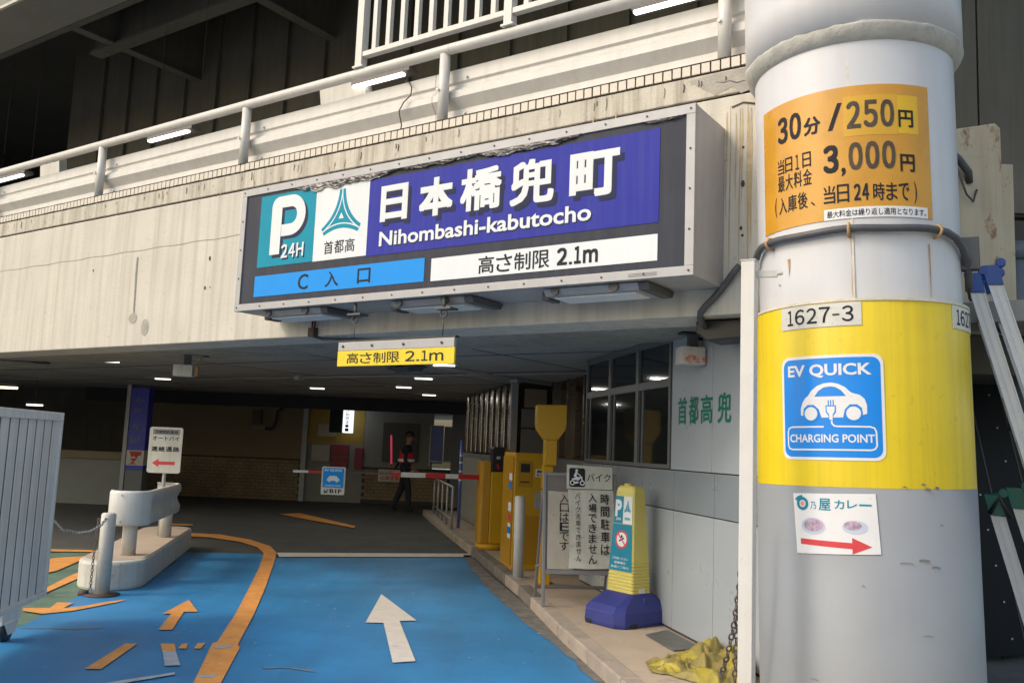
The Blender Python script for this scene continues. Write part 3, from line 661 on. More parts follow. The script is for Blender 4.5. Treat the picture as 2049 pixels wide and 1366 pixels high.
m_ = M(); bigP(m_, -1.535, 3.075, .42, .51, -.0040); m_.build('parking_letter', K['signwhite'], sg, fix=False)
m_ = M(); put_digits(m_, '24H', -1.375, -1.098, 3.022, 3.142, -.0044, .05); m_.build('letter_shade', K['shadowprint'], sg, fix=False)
m_ = M(); put_digits(m_, '24H', -1.385, -1.108, 3.034, 3.154, -.005, .05); m_.build('lettering', K['signwhite'], sg, fix=False)
# three-armed emblem
def emblem(m, cx, cz, w, h, y, mi=0, white=None):
    tips = [Vector((0, 1)), Vector((-.94, -.50)), Vector((.94, -.50))]
    def P(v): return (cx + v.x * w / 2, cz + v.y * h / 1.5)
    def quad(A, C_, B, n=14): return [A * (1 - t) ** 2 + C_ * 2 * t * (1 - t) + B * t * t for t in [k / n for k in range(n + 1)]]
    out = []
    for i, j in ((0, 1), (1, 2), (2, 0)):
        A, B = tips[i], tips[j]; mid = (A + B) / 2
        pa = Vector((-A.y, A.x)).normalized() * .15; pb = Vector((-B.y, B.x)).normalized() * .15
        if (A + pa - mid).length > (A - pa - mid).length: pa = -pa
        if (B + pb - mid).length > (B - pb - mid).length: pb = -pb
        out += quad(A + pa, mid * .44, B + pb)
    m.flat([P(v) for v in out], y, mi)
    wm = M() if white is None else white
    for i, j in ((0, 1), (1, 2), (2, 0)):
        A, B = tips[i] * 1.01, tips[j] * 1.01; mid = (A + B) / 2
        wm.strip([P(v) for v in quad(A, mid * .02, B)], .045 * w / 2, y - .0004 - i * .0001)
    wm.flat([P(Vector(v)) for v in ((0, .14), (-.13, -.08), (.13, -.08))], y - .0007)
    return wm
m_ = M(); w_ = emblem(m_, -.69, 3.325, .44, .345, -.0042); m_.build('emblem', K['teal'], sg, fix=False); w_.build('emblem_line', K['signwhite'], sg, fix=False)
m_ = M(); put_chars(m_, '首都高', -.875, -.515, 3.02, 3.13, -.005, .004); m_.build('lettering', K['ink'], sg, fix=False)
kx = [(-.262, .018), (.135, .46), (.53, .90), (.975, 1.34), (1.465, 1.845)]
kz = [(3.225, 3.515), (3.215, 3.515), (3.21, 3.53), (3.20, 3.525), (3.19, 3.505)]
for c, (a, b_), (z0, z1) in zip('日本橋兜町', kx, kz): put_text(M(), c, a + .035, b_ + .035, z0 - .04, z1 - .04, -.0036, .06).build('letter_shade', K['shadowprint'], sg, fix=False)
for c, (a, b_), (z0, z1) in zip('日本橋兜町', kx, kz): put_text(M(), c, a, b_, z0, z1, -.0050, .038 if c in '橋兜' else .055).build('lettering', K['signwhite'], sg, fix=False)
m_ = M(); put_text(m_, 'Nihombashi-kabutocho', -.248, 1.652, 3.018, 3.135, -.0034, .022); m_.build('letter_shade', K['shadowprint'], sg, fix=False)
m_ = M(); put_text(m_, 'Nihombashi-kabutocho', -.258, 1.640, 3.03, 3.147, -.0046, .022); m_.build('lettering', K['signwhite'], sg, fix=False)
m_ = M(); put_text(m_, 'C', -1.15, -1.03, 2.745, 2.875, -.005, .01); put_text(m_, '入', -.83, -.68, 2.745, 2.875, -.005, .02); put_text(m_, '口', -.47, -.33, 2.75, 2.87, -.005, .02); m_.build('lettering', K['ink'], sg, fix=False)
m_ = M(); put_chars(m_, '高さ制限', .715, 1.335, 2.735, 2.862, -.005, .012); put_digits(m_, '2.1m', 1.385, 1.70, 2.742, 2.862, -.005, .045); m_.build('lettering', K['ink'], sg, fix=False)
# crinkled foil along the upper edge
def foil(u0, u1, zc, h, amp=.012, seed=0):
    m = M(); n = int((u1 - u0) / .022); k = 7; vs = []
    for i in range(n + 1):
        s_ = i / n; taper = min(1, 5 * s_, 5 * (1 - s_)) * (.55 + .45 * abs(noise.noise(Vector((i * .11, seed, 0)))) * 2)
        for j in range(k):
            v = j / (k - 1)
            x = u0 + (u1 - u0) * s_ + .012 * noise.noise(Vector((i * .6, j, seed)))
            z = zc - v * h * taper + .006 * noise.noise(Vector((i * .7, j + 5, seed)))
            y = -.008 - abs(noise.noise(Vector((i * .45, j * .8, seed + 9)))) * amp * 2.2
            vs.append((x, y, z))
    m.add(vs, [(i * k + j, i * k + j + 1, (i + 1) * k + j + 1, (i + 1) * k + j) for i in range(n) for j in range(k - 1)], 0, False)
    return m
foil(-1.28, -.05, 3.637, .075, seed=1).build('peeled_foil', K['foil'], sg, fix=False)
foil(-.15, .75, 3.635, .03, seed=2).build('peeled_foil', K['foil'], sg, fix=False)
foil(.62, 1.55, 3.637, .06, seed=4).build('peeled_foil', K['foil'], sg, fix=False)
foil(2.0, 2.31, 3.637, .022, seed=6).build('peeled_foil', K['foil'], sg, fix=False)
m_ = M()
for k in range(3): m_.box(1.93, 2.13, -.0135, -.0125, 2.618 + k * .009, 2.622 + k * .009)
m_.build('maker_mark', K['stain'], sg)
# lamps under the sign
def under_lamp(u, lab):
    t = thing('sign_lamp', lab, 'lamp', FAC @ T(u, -.30, 2.60), 'flat grey lamps fixed under the big sign')
    M().prism([(-.14, -.002), (.26, -.002), (.22, -.045), (-.10, -.045)], 0, .72, 'x').build('lamp_housing', K['alu'], t, bevel=.004)
    M().prism([(-.14, -.002), (.27, -.002), (.24, -.05), (-.12, -.05)], .722, .80, 'x').prism([(-.05, -.002), (.10, -.002), (.10, -.06), (-.05, -.06)], -.06, -.002, 'x').build('end_cap', K['conduit'], t, bevel=.004)
    M().box(.05, .67, -.06, .16, -.058, -.0455).build('lamp_glass', K['signwhite'], t, bevel=.003)
    M().tube([(.55, -.13, -.02), (.55, -.15, -.02)], .035, 10).tube([(.1, -.13, -.02), (.1, -.15, -.02)], .03, 10).build('clamp', K['conduit'], t)
for u, lab in ((-1.66, 'flat grey lamp under the left third of the big sign'), (-.17, 'flat grey lamp under the middle of the big sign'), (1.24, 'flat grey lamp under the right end of the big sign')): under_lamp(u, lab)
# bracket left of the hanging sign
t = thing('pipe_bracket', 'rusty brown clamp and thin pipe running below the left end of the big sign', 'bracket', FAC)
M().box(-1.47, -1.40, -.06, -.004, 2.42, 2.50).tube([(-1.45, -.03, 2.50), (-1.45, -.03, 2.62)], .008, 6).tube([(-1.42, -.03, 2.50), (-1.42, -.03, 2.62)], .008, 6).build('clamp', K['brownsteel'], t)
M().tube([(-1.43, -.03, 2.425), (-1.40, .05, 2.41), (-.62, .35, 2.405)], .014, 8).build('pipe', K['conduit'], t)
# height-limit sign hanging on two hooks
hs = thing('height_limit_sign', 'yellow height limit board reading 2.1m hanging below the big sign', 'sign', FAC @ T(0, -.5))
M().box(-.635, .535, 0, .03, 2.215, 2.285).build('hanger_bar', K['alu'], hs, bevel=.004)
M().box(-.63, .545, -.006, .012, 2.092, 2.213).build('sign_plate', K['colyellow'], hs, bevel=.002)
M().box(-.64, .545, .0, .05, 2.287, 2.30).build('hanger_edge', K['screw'], hs)
m_ = M(); put_chars(m_, '高さ制限', -.535, .03, 2.112, 2.195, -.008, .006); put_digits(m_, '2.1m', .08, .445, 2.118, 2.196, -.008, .02); m_.build('lettering', K['ink'], hs, fix=False)
m_ = M()
for u in (-.50, .40):
    m_.tube([(u, .03, 2.30), (u, .03, 2.44)], .005, 6)
    m_.tube([(u + .03 * math.sin(a), .03, 2.47 + .03 * math.cos(a)) for a in [2 * PI * k / 12 for k in range(13)]], .007, 6)
    m_.box(u - .06, u + .08, -.0, .10, 2.50, 2.515).tube([(u, .03, 2.50), (u, .03, 2.60)], .012, 6)
m_.build('hook', K['conduit'], hs)
m_ = M()
for u in (-.58, -.27, .05, .42): m_.tube([(u, 0, 2.25), (u, -.008, 2.25)], .010, 8)
m_.build('screw', K['screw'], hs)
# dark bundle under it
def blob(name, c, r, seed, m, lab, cat, mt=ID, n=16, amp=.35):
    mm = M(); vs = []; fs = []
    for i in range(n + 1):
        for j in range(n * 2):
            th, ph = PI * i / n, PI * j / n; d = Vector((math.sin(th) * math.cos(ph), math.sin(th) * math.sin(ph), math.cos(th)))
            k = 1 + amp * noise.noise(d * 2.2 + Vector((seed, 0, 0))) + amp * .5 * noise.noise(d * 6 + Vector((0, seed, 0)))
            vs.append((c[0] + d.x * r[0] * k, c[1] + d.y * r[1] * k, c[2] + d.z * r[2] * k))
    for i in range(n):
        for j in range(n * 2): fs.append((i * n * 2 + j, i * n * 2 + (j + 1) % (n * 2), (i + 1) * n * 2 + (j + 1) % (n * 2), (i + 1) * n * 2 + j))
    mm.add(vs, fs, 0, True); return mm.build(name, K[m], mat=mt, label=lab, cat=cat)
blob('cable_bundle', (0, .12, 2.085), (.17, .07, .035), 3, 'black', 'black drooping cable bundle tucked under the yellow height board', 'cable', FAC @ T(-.02, -.5), amp=.5)

# ceiling speakers / cameras
def hang_speaker(x, y, zt, drop, w, lab, face, cl='whitedirty'):
    t = thing('hanging_speaker', lab, 'speaker', T(x, y, zt) @ rotz(.12), 'small speakers hanging at the entrance ceiling')
    M().box(-.10, .12, -.02, .10, -.012, 0).build('ceiling_plate', K['black'], t)
    M().box(-.035, .035, .0, .07, -drop, -.012).build('stem', K['conduit'], t)
    M().box(-w * .62, w * .38, -.06, .10, -drop - .135, -drop).build('speaker_box', K[cl], t, bevel=.006)
    M().box(w * .39, w * .62, -.03, .08, -drop - .12, -drop - .01).tube([(w * .5, .0, -drop - .01), (w * .75, .02, -drop + .08), (.1, .03, -.012)], .010, 6).build('connector', K[face], t, bevel=.004)
    M().tube([(.04, .03, -.04), (.20, .03, -.05)], .014, 8).box(.18, .24, 0, .05, -.075, -.03).build('side_arm', K['black'], t)
    return t
hang_speaker(-3.82, 10.46, 2.503, .18, .22, 'small white speaker box hanging from the ceiling left of the yellow height board', 'rustmark')
rs = hang_speaker(1.40, 6.78, 2.44, .115, .19, 'small speaker with a peeling orange-stained face hanging beside the round column', 'black')
m_ = M(); random.seed(8)
for k in range(14):
    a = -.10 + random.random() * .15; b_ = -.245 + random.random() * .05; m_.box(a, a + .022, -.0635, -.0605, b_, b_ + random.uniform(.01, .03))
m_.build('peeling_paint', K['pink'], rs)
# pipe on the ceiling at left
t = thing('ceiling_pipe', 'thin dark pipe with an end box on the ceiling at the left edge', 'pipe')
M().tube([(-8.6, 12.1, 2.47), (-6.65, 12.48, 2.45)], .022, 8).build('pipe', K['black'], t); M().box(-6.68, -6.5, 12.42, 12.54, 2.42, 2.50).build('junction_box', K['black'], t)
t = thing('flood_lamp', 'black flood lamp housing under the facade beam behind the white pole', 'lamp', FAC)
M().prism([(2.12, 2.42), (2.55, 2.42), (2.55, 2.30), (2.2, 2.28), (2.12, 2.34)], .15, .42).build('lamp_housing', K['black'], t, bevel=.01)
M().tube([(2.50, -.05, 2.74), (2.46, -.045, 2.70), (2.42, -.04, 2.65), (2.37, -.035, 2.59), (2.31, -.03, 2.53), (2.26, -.03, 2.485), (2.225, -.02, 2.45), (2.205, .02, 2.42), (2.195, .08, 2.395), (2.19, .15, 2.38)], .022, 12).build('conduit', K['conduit'], t)

# ================================================================== BOOTH WALL ON THE RIGHT
bo = thing('booth_building', 'pale grey panelled office wall with dark windows on the right of the lane', 'building', WAL)
M().box(-2.62, 2.2, .03, .5, .10, 2.5).build('wall_backing', K['joint'], bo)
sx = [-2.60, -1.46, -.725, -.008, .750, 1.50, 2.2]
for a, b_ in zip(sx[:-1], sx[1:]):
    M().box(a + .004, b_ - .004, 0, .03, .13, 1.052).build('wall_panel', K['wallpanel'], bo, bevel=.003)
    M().box(a + .004, b_ - .004, .001, .03, 1.060, 1.375).build('wall_panel', K['wallband'], bo, bevel=.003)
for a, b_ in ((-.085, .700), (.700, 1.5), (1.5, 2.2)):
    M().box(a + .004, b_ - .004, .0, .03, 1.383, 2.5).build('wall_panel', K['wallpanel'], bo, bevel=.003)
M().box(-2.6, 2.2, .012, .03, .10, .127).build('skirting', K['joint'], bo)
ws = [-2.50, -1.70, -.90, -.10]
for a, b_ in zip(ws[:-1], ws[1:]):
    w = M().box(a, a + .035, -.012, .03, 1.385, 2.5).box(b_ - .035, b_, -.012, .03, 1.385, 2.5).box(a + .035, b_ - .035, -.01, .03, 1.385, 1.42).box(a + .035, b_ - .035, -.01, .03, 2.07, 2.14).box(a + .035, b_ - .035, -.01, .03, 2.44, 2.5).build('window_frame', K['winframe'], bo, bevel=.003)
    M().box(a + .035, b_ - .035, .012, .02, 1.42, 2.07).build('window_pane', K['glass'], w)
    M().box(a + .035, b_ - .035, .012, .02, 2.14, 2.44).build('window_pane', K['glass'], w)
    M().box(a + .10, a + .13, .003, .0119, 1.42, 2.07).build('window_stile', K['winframe'], w)
gx = [(.055, .235), (.28, .46), (.50, .71), (.80, 1.02)]
for c, (a, b_) in zip('首都高兜', gx): put_text(M(), c, a, b_, 1.745, 1.965, -.004, .02).build('lettering', K['greenletter'], bo, fix=False)
# recessed part with warm light painted into its glass, front face, ribbed windows
M().box(-6.2, -2.62, .56, .7, 1.38, 2.5).build('recess_glass', K['brownglass'], bo)
M().box(-6.2, -2.62, .54, .7, .10, 1.38).build('recess_panel', K['booth'], bo)
for s_ in (-2.7, -3.5, -4.3, -5.1, -5.9): M().box(s_ - .03, s_ + .03, .50, .56, 1.38, 2.5).build('mullion', K['steel'], bo)
M().box(-10.6, -6.2, -.06, .7, .10, 1.38).build('booth_base', K['booth'], bo, bevel=.01)
M().box(-10.5, -6.25, .04, .7, 1.40, 2.5).build('booth_glass', K['brownglass'], bo)
for k in range(9): M().box(-10.45 + k * .50, -10.25 + k * .50, -.05, .04, 1.40, 2.48).build('steel_rib', K['steel'], bo, bevel=.02)
M().box(-6.25, -6.17, -.06, .04, 1.385, 2.5).build('corner_post', K['alu'], bo)
M().box(-6.19, -6.16, .10, .50, 1.42, 1.80).box(-6.19, -6.16, .10, .50, 1.82, 2.1).build('front_panel', K['booth'], bo)
M().box(-6.19, -6.15, .14, .48, 2.12, 2.40).build('notice_board', K['beigewall'], bo)
M().box(-10.6, -8.5, -.064, -.06, .15, 1.3).build('pale_panel', K['greywall'], bo)

# ================================================================== ROUND COLUMN
cc = Vector((2.119, 5.327, 0)); base = math.atan2(-cc.x, -cc.y)
ax = Vector((-cc.x, -cc.y, 0)).normalized()
LEAN = Matrix.Translation((0, 0, 1.1)) @ Matrix.Rotation(.022, 4, ax) @ Matrix.Translation((0, 0, -1.1))
COLM = T(cc.x, cc.y, 0) @ LEAN
cl = thing('round_column', 'big round column painted white, yellow and grey at the entrance corner', 'column', COLM)
def shell(nm, prof, m, n=96):
    return M().lathe(prof, (0, 0), n).build(nm, K[m], cl)
shell('lower_shaft', [(.608, -.05), (.604, 1.366), (.30, 1.366)], 'colgrey')
shell('yellow_band', [(.602, 1.367), (.600, 2.372), (.598, 2.380), (.575, 2.384), (.573, 2.38)], 'colyellow')
shell('upper_shaft', [(.571, 2.37), (.576, 2.8), (.580, 3.86), (.58, 3.95)], 'colwhite')
n = 160; R1 = M(); vs = []; pf = [(.578, 3.868), (.592, 3.874), (.610, 3.892), (.626, 3.915), (.636, 3.940), (.638, 3.955), (.632, 3.962)]
for i in range(n):
    a = 2 * PI * i / n
    for j, (r, z) in enumerate(pf):
        d = noise.noise(Vector((math.cos(a) * 4, math.sin(a) * 4, j * .35))) * .010 + noise.noise(Vector((math.cos(a) * 14, math.sin(a) * 14, j))) * .005
        k = 1 if 0 < j < 6 else .3
        vs.append(((r + d * k) * math.cos(a), (r + d * k) * math.sin(a), z + d * k * .8))
kk = len(pf)
R1.add(vs, [(i * kk + j, ((i + 1) % n) * kk + j, ((i + 1) % n) * kk + j + 1, i * kk + j + 1) for i in range(n) for j in range(kk - 1)], 0, True)
R1.build('sealant_ring', K['collump'], cl)
shell('top_casing', [(.60, 3.955), (.636, 3.956), (.637, 4.2), (.639, 9.4)], 'colwhite')
def decal(nm, m, mats, R, z=0, parent=None, kind=None):
    me = m.mesh(nm, mats); wrap_mesh(me, R, base); o = link(nm, me, parent or cl)
    if kind: o['kind'] = kind
    return o
decal('weld_seam', M().box(-.02, -.008, -.003, .001, 2.38, 2.84).box(-.02, -.008, -.003, .001, 3.61, 3.86), K['seam'], .5765)
decal('lip_edge', M().box(-1.2, 1.2, -.006, .004, 2.374, 2.388), K['seam'], .600)
m_ = M(); random.seed(21)
m_.strip([(-.016, 2.74), (-.014, 2.6), (-.02, 2.45), (-.018, 2.39)], [.02, .014, .010, .004], -.0045)
m_.strip([(-.39, 2.66), (-.388, 2.6), (-.39, 2.56)], [.02, .008, .002], -.004)
m_.strip([(.41, 2.70), (.412, 2.5), (.41, 2.40)], [.012, .006, .003], -.004)
for a, b_ in ((-.55, 3.02), (-.47, 2.52)): m_.disc((a, b_), .006, -.004, 8)
decal('rust_run', m_, K['rustmark'], .574)
m_ = M()
for (x, z, l, h) in [(.27, 1.0, .06, .010), (.34, .965, .05, .008), (.17, .985, .07, .004), (.28, .62, .05, .003), (.40, 1.18, .02, .004), (-.02, .86, .015, .004), (-.30, .35, .05, .003), (.32, 1.365, .03, .012), (.38, 1.372, .02, .014), (.30, 1.39, .02, .01), (.2, 1.375, .02, .006)]:
    m_.strip([(x, z), (x + l * .4, z + .004), (x + l, z - .002)], h, -.004)
random.seed(77)
decal('scuff_mark', m_, K['scuff'], .606, kind=STUFF)
def sticker(name, label, cat): return thing(name, label, cat, COLM)
# tariff sticker
st = sticker('tariff_sticker', 'amber parking tariff sticker wrapped round the white upper part of the column', 'sign')
RW = .5775
decal('sticker_sheet', M().box(-.610, .443, -.003, .0, 2.842, 3.606), K['orangevinyl'], RW, parent=st)
decal('price_patch', M().box(-.045, .243, -.0042, -.003, 3.312, 3.545), K['ambervinyl'], RW, parent=st)
decal('price_patch', M().box(.244, .368, -.0042, -.003, 3.318, 3.540), K['yellowvinyl'], RW, parent=st)
decal('note_strip', M().box(-.16, .408, -.0042, -.003, 2.842, 2.903), K['vinylwhite'], RW, parent=st)
m_ = M(); Y = -.0052
put_digits(m_, '30', -.455, -.285, 3.36, 3.52, Y, .035); put_text(m_, '分', -.268, -.17, 3.36, 3.465, Y, .03)
put_text(m_, '/', -.128, -.05, 3.36, 3.515, Y, .01); put_text(m_, '円', .248, .335, 3.355, 3.455, Y, .03)
put_digits(m_, '3', -.158, -.075, 3.112, 3.275, Y, .045); put_text(m_, ',', -.062, -.038, 3.085, 3.135, Y, .03)
put_text(m_, '円', .250, .335, 3.10, 3.20, Y, .03)
put_chars(m_, '当日1日', -.465, -.225, 3.175, 3.265, Y, .01); put_chars(m_, '最大料金', -.465, -.222, 3.07, 3.165, Y, .01)
put_text(m_, '(', -.492, -.475, 2.925, 3.045, Y, 0); put_chars(m_, '入庫後', -.46, -.25, 2.935, 3.035, Y, .012); put_text(m_, '、', -.235, -.21, 2.94, 2.965, Y, .01)
put_chars(m_, '当日', -.165, -.02, 2.935, 3.04, Y, .012); put_digits(m_, '24', .0, .078, 2.94, 3.035, Y, .03); put_chars(m_, '時まで', .095, .30, 2.935, 3.035, Y, .012); put_text(m_, ')', .325, .342, 2.92, 3.045, Y, 0)
put_text(m_, '最大料金は繰り返し適用となります。', -.145, .395, 2.853, 2.893, Y, .01)
decal('lettering', m_, K['ink'], RW, parent=st)
m_ = M(); put_digits(m_, '250', -.027, .225, 3.355, 3.515, Y, .035); put_digits(m_, '000', -.022, .225, 3.115, 3.275, Y, .035)
decal('faded_digits', m_, K['greyink'], RW, parent=st)
# number labels
for x0, x1, txt, a, b_, lab in ((-.447, .020, '1627-3', -.40, -.02, 'soiled white label reading 1627-3 above the blue charging sticker'), (.563, .97, '1627-3', .60, .93, 'soiled white number label at the right edge of the yellow band')):
    s2 = sticker('number_label', lab, 'label'); s2['group'] = 'number labels on the yellow band'
    decal('label_sheet', M().box(x0, x1, -.003, 0, 2.240, 2.368), K['labelwhite'], .602, parent=s2)
    m_ = M(); put_digits(m_, txt, a, b_, 2.262, 2.350, -.0045, .02); decal('lettering', m_, K['ink'], .602, parent=s2)
# charging sticker
ev = sticker('charging_sticker', 'blue EV QUICK charging point sticker on the yellow band', 'sign')
def rr(x0, x1, z0, z1, r, n=6):
    o = []
    for cx, cz, a in ((x1 - r, z1 - r, 0), (x0 + r, z1 - r, PI / 2), (x0 + r, z0 + r, PI), (x1 - r, z0 + r, 1.5 * PI)):
        o += [(cx + r * math.cos(a + PI / 2 * k / n), cz + r * math.sin(a + PI / 2 * k / n)) for k in range(n + 1)]
    return o
X0, X1, ZA, ZB = -.452, .122, 1.510, 2.082
decal('sticker_sheet', M().prism(rr(X0, X1, ZA, ZB, .05), -.003, 0), K['vinylwhite'], .602, parent=ev)
decal('blue_field', M().prism(rr(X0 + .016, X1 - .016, ZA + .016, ZB - .016, .045), -.004, -.003), K['evblue'], .602, parent=ev)
m_ = M(); Y = -.005
put_text(m_, 'EV QUICK', X0 + .048, X1 - .06, 1.958, 2.034, Y, .028); put_text(m_, 'CHARGING POINT', X0 + .055, X1 - .055, 1.605, 1.650, Y, .022)
cx0, cz0 = -.322, 1.695
def cpt(pts): return [(cx0 + p[0] * .355, cz0 + p[1] * .32) for p in pts]
body = [(0, .18), (.0, .30), (.03, .40), (.08, .48), (.13, .52), (.18, .60), (.27, .68), (.38, .725), (.50, .735), (.60, .71), (.70, .65), (.76, .58), (.80, .55), (.90, .52), (.97, .45), (1.0, .35), (1.0, .20), (.96, .18)]
win = [(.23, .50), (.28, .585), (.36, .65), (.48, .675), (.58, .65), (.66, .58), (.70, .50)]
# body pieces around the window and wheel cut-outs
top = [(.13, .52), (.18, .60), (.27, .68), (.38, .725), (.50, .735), (.60, .71), (.70, .65), (.76, .58), (.80, .55)]
k = len(top)
m_.add([(x, Y, z) for x, z in cpt(top)] + [(x, Y, z) for x, z in cpt([(.16, .50), (.23, .50), (.30, .60), (.38, .655), (.48, .67), (.56, .655), (.64, .60), (.71, .50), (.86, .50)])], [(i, i + 1, k + i + 1, k + i) for i in range(k - 1)])
m_.flat(cpt([(.0, .18), (.0, .30), (.03, .40), (.08, .48), (.13, .52), (.16, .50), (.86, .50), (.80, .55), (.90, .52), (.97, .45), (1.0, .35), (1.0, .20), (.93, .18), (.93, .3), (.86, .36), (.76, .36), (.69, .28), (.66, .14), (.34, .14), (.30, .28), (.22, .36), (.12, .36), (.05, .3), (.04, .18)]), Y)
for wx in (.17, .81): m_.disc(cpt([(wx, .21)])[0], .037, Y - .0004, 20)
px_ = cx0 + .47 * .355
m_.strip([(px_ + .008, 1.735 - .01), (px_ + .008, 1.71), (px_ + .02, 1.695), (px_ + .035, 1.692), (X1 - .075, 1.690), (X1 - .055, 1.683), (X1 - .047, 1.665), (X1 - .045, 1.59), (X1 - .055, 1.572), (X1 - .075, 1.566), (X0 + .07, 1.566), (X0 + .05, 1.572), (X0 + .042, 1.59), (X0 + .042, 1.665), (X0 + .05, 1.683), (X0 + .07, 1.690), (px_ - .035, 1.690)], .009, Y - .0003)
m_.flat([(px_ - .018, 1.80), (px_ + .026, 1.80), (px_ + .024, 1.772), (px_ + .014, 1.757), (px_ + .014, 1.728), (px_ - .004, 1.728), (px_ - .004, 1.757), (px_ - .016, 1.772)], Y - .001)
decal('lettering', m_, K['vinylwhite'], .602, parent=ev)
m_ = M()
for wx in (.17, .81):
    c = cpt([(wx, .21)])[0]; m_.ring(c, .037, .046, Y - .0007, 22)
m_.flat([(px_ - .024, 1.806), (px_ + .032, 1.806), (px_ + .032, 1.768), (px_ + .018, 1.75), (px_ + .018, 1.735), (px_ - .008, 1.735), (px_ - .008, 1.75), (px_ - .022, 1.768)], Y - .0006)
for dx in (-.010, .003, .016): m_.box(px_ + dx - .001, px_ + dx + .005, Y - .0009, Y - .0006, 1.806, 1.835)
decal('blue_detail', m_, K['evblue'], .602, parent=ev)
# restaurant poster
cu = sticker('restaurant_poster', 'white paper poster with two faded dish pictures and a red arrow on the grey band', 'poster')
pe = cu; R3 = .606
decal('poster_sheet', M().prism([(-.385, 1.325), (.062, 1.338), (.080, 1.026), (-.366, 1.002)], -.003, 0), K['vinylwhite'], R3, parent=pe)
m_ = M(); m_.ring((-.325, 1.272), .020, .036, -.0045, 20); m_.strip([(-.368, 1.29), (-.350, 1.305), (-.325, 1.312)], .014, -.0048); decal('emblem', m_, K['bluetape'], R3, parent=pe)
m_ = M(); m_.disc((-.325, 1.272), .013, -.0045, 14); decal('red_dot', m_, K['pink'], R3, parent=pe)
m_ = M(); put_text(m_, '乃', -.277, -.245, 1.245, 1.285, -.0045, .01); put_text(m_, '屋', -.230, -.165, 1.240, 1.305, -.0045, .02); put_text(m_, 'カ', -.145, -.095, 1.252, 1.300, -.0045, .02); put_text(m_, 'レ', -.080, -.030, 1.258, 1.300, -.0045, .02); put_text(m_, 'ー', -.02, .040, 1.272, 1.282, -.0045, .01); decal('lettering', m_, K['teal'], R3, parent=pe)
m_ = M(); m_.disc((-.265, 1.155), .068, -.0045, 20, 0, .045); m_.disc((-.045, 1.160), .064, -.0045, 20, 0, .036); decal('plate_rim', m_, K['curry2'], R3, parent=pe)
m_ = M(); m_.disc((-.262, 1.160), .056, -.0050, 18, 0, .034); m_.disc((-.055, 1.168), .045, -.0050, 18, 0, .024); decal('dish_picture', m_, K['curry1'], R3, parent=pe)
m_ = M(); m_.flat([(-.340, 1.084), (-.060, 1.078), (-.060, 1.105), (.038, 1.062), (-.060, 1.020), (-.060, 1.047), (-.340, 1.054)], -.0045); decal('red_arrow', m_, K['redprint'], R3, parent=pe)
# conduit round the column
cd = thing('column_conduit', 'dark grey cable conduit strapped round the column under the tariff sticker', 'cable', COLM)
def cyl(s_, z, out=.03, R=.5775): th = base - s_ / R; r = R + out; return (math.sin(th) * r, math.cos(th) * r, z)
pts = [cyl(-.92, 2.35, .10), cyl(-.88, 2.5, .07), cyl(-.82, 2.62, .05), cyl(-.74, 2.70, .035), cyl(-.66, 2.755, .03)] + [cyl(-.6 + .07 * k, 2.775 + (.004 * math.sin(k))) for k in range(17)] + [cyl(.60, 2.755), cyl(.68, 2.72), cyl(.76, 2.67), cyl(.84, 2.60), cyl(.88, 2.5)]
M().tube(pts, .021, 12).build('conduit', K['conduit'], cd)
m_ = M()
for s_ in (-.52, -.03, .45):
    a, b_ = cyl(s_, 2.775, 0), cyl(s_, 2.775, .056); m_.tube([cyl(s_, 2.80, .0), cyl(s_, 2.805, .035), cyl(s_, 2.775, .056), cyl(s_, 2.745, .04), cyl(s_, 2.74, .0)], .009, 6)
m_.build('strap', K['rustmark'], cd)
q = cyl(.83, 2.70, .04); m_ = M().box(-.05, .05, -.04, .04, -.09, .10, mat=T(*q) @ rotz(-base)); m_.build('junction_box', K['conduit'], cd, bevel=.006)
m_ = M().tube([cyl(.78, 2.66, .04), cyl(.86, 2.55, .03), cyl(.86, 2.45, .03)], .008, 6); m_.build('cable', K['black'], cd)

# white square pole with bracket
pl_ = thing('square_pole', 'white square steel pole standing in front of the round column', 'pole', T(1.30, 4.84) @ rotz(-.55))
M().box(-.038, .038, -.036, .036, 0, 2.58).build('pole_shaft', K['white'], pl_, bevel=.004)
M().box(-.042, .042, -.04, .04, 2.58, 2.586).build('pole_cap', K['white'], pl_)
M().box(.038, .15, .0, .018, 2.49, 2.53, mat=rotz(.2)).tube([(.14, .03, 2.51), (.17, .04, 2.51)], .012, 8).build('bracket', K['whitedirty'], pl_, bevel=.003)

# ================================================================== THINGS ON THE RIGHT EDGE
rp = thing('rusty_post', 'cream steel box post with rust streaks behind the round column', 'post', T(0, 6.6))
M().prism([(3.02, 2.5), (3.02, 4.07), (3.30, 4.07), (3.66, 4.14), (3.70, 4.10), (3.72, 2.5)], 0, 1.28).build('post_body', K['rusty'], rp, bevel=.01)
M().box(3.722, 3.86, .12, 1.28, 2.6, 3.86).build('side_plate', K['rusty'], rp, bevel=.01)
M().tube([(3.22, -.10, 3.88), (3.34, -.06, 3.82), (3.42, -.05, 3.72), (3.45, .0, 3.66)], .028, 8).tube([(3.34, -.02, 3.78), (3.40, -.05, 3.55), (3.46, -.03, 3.50), (3.50, -.01, 3.6)], .008, 6).build('cable_gland', K['conduit'], rp)
m_ = M().tube([(3.33, -.012, 3.7), (3.335, -.012, 3.2), (3.36, -.012, 2.75), (3.36, -.012, 2.2)], .007, 6); m_.build('cable', K['wire'], rp)
M().box(3.0, 4.2, .10, 1.2, 2.2, 2.497).build('lower_beam', K['dark2'], rp, bevel=.01)
dp = thing('downpipe', 'blue-grey drain pipe with a collar at the right edge', 'pipe', T(4.02, 7.0))
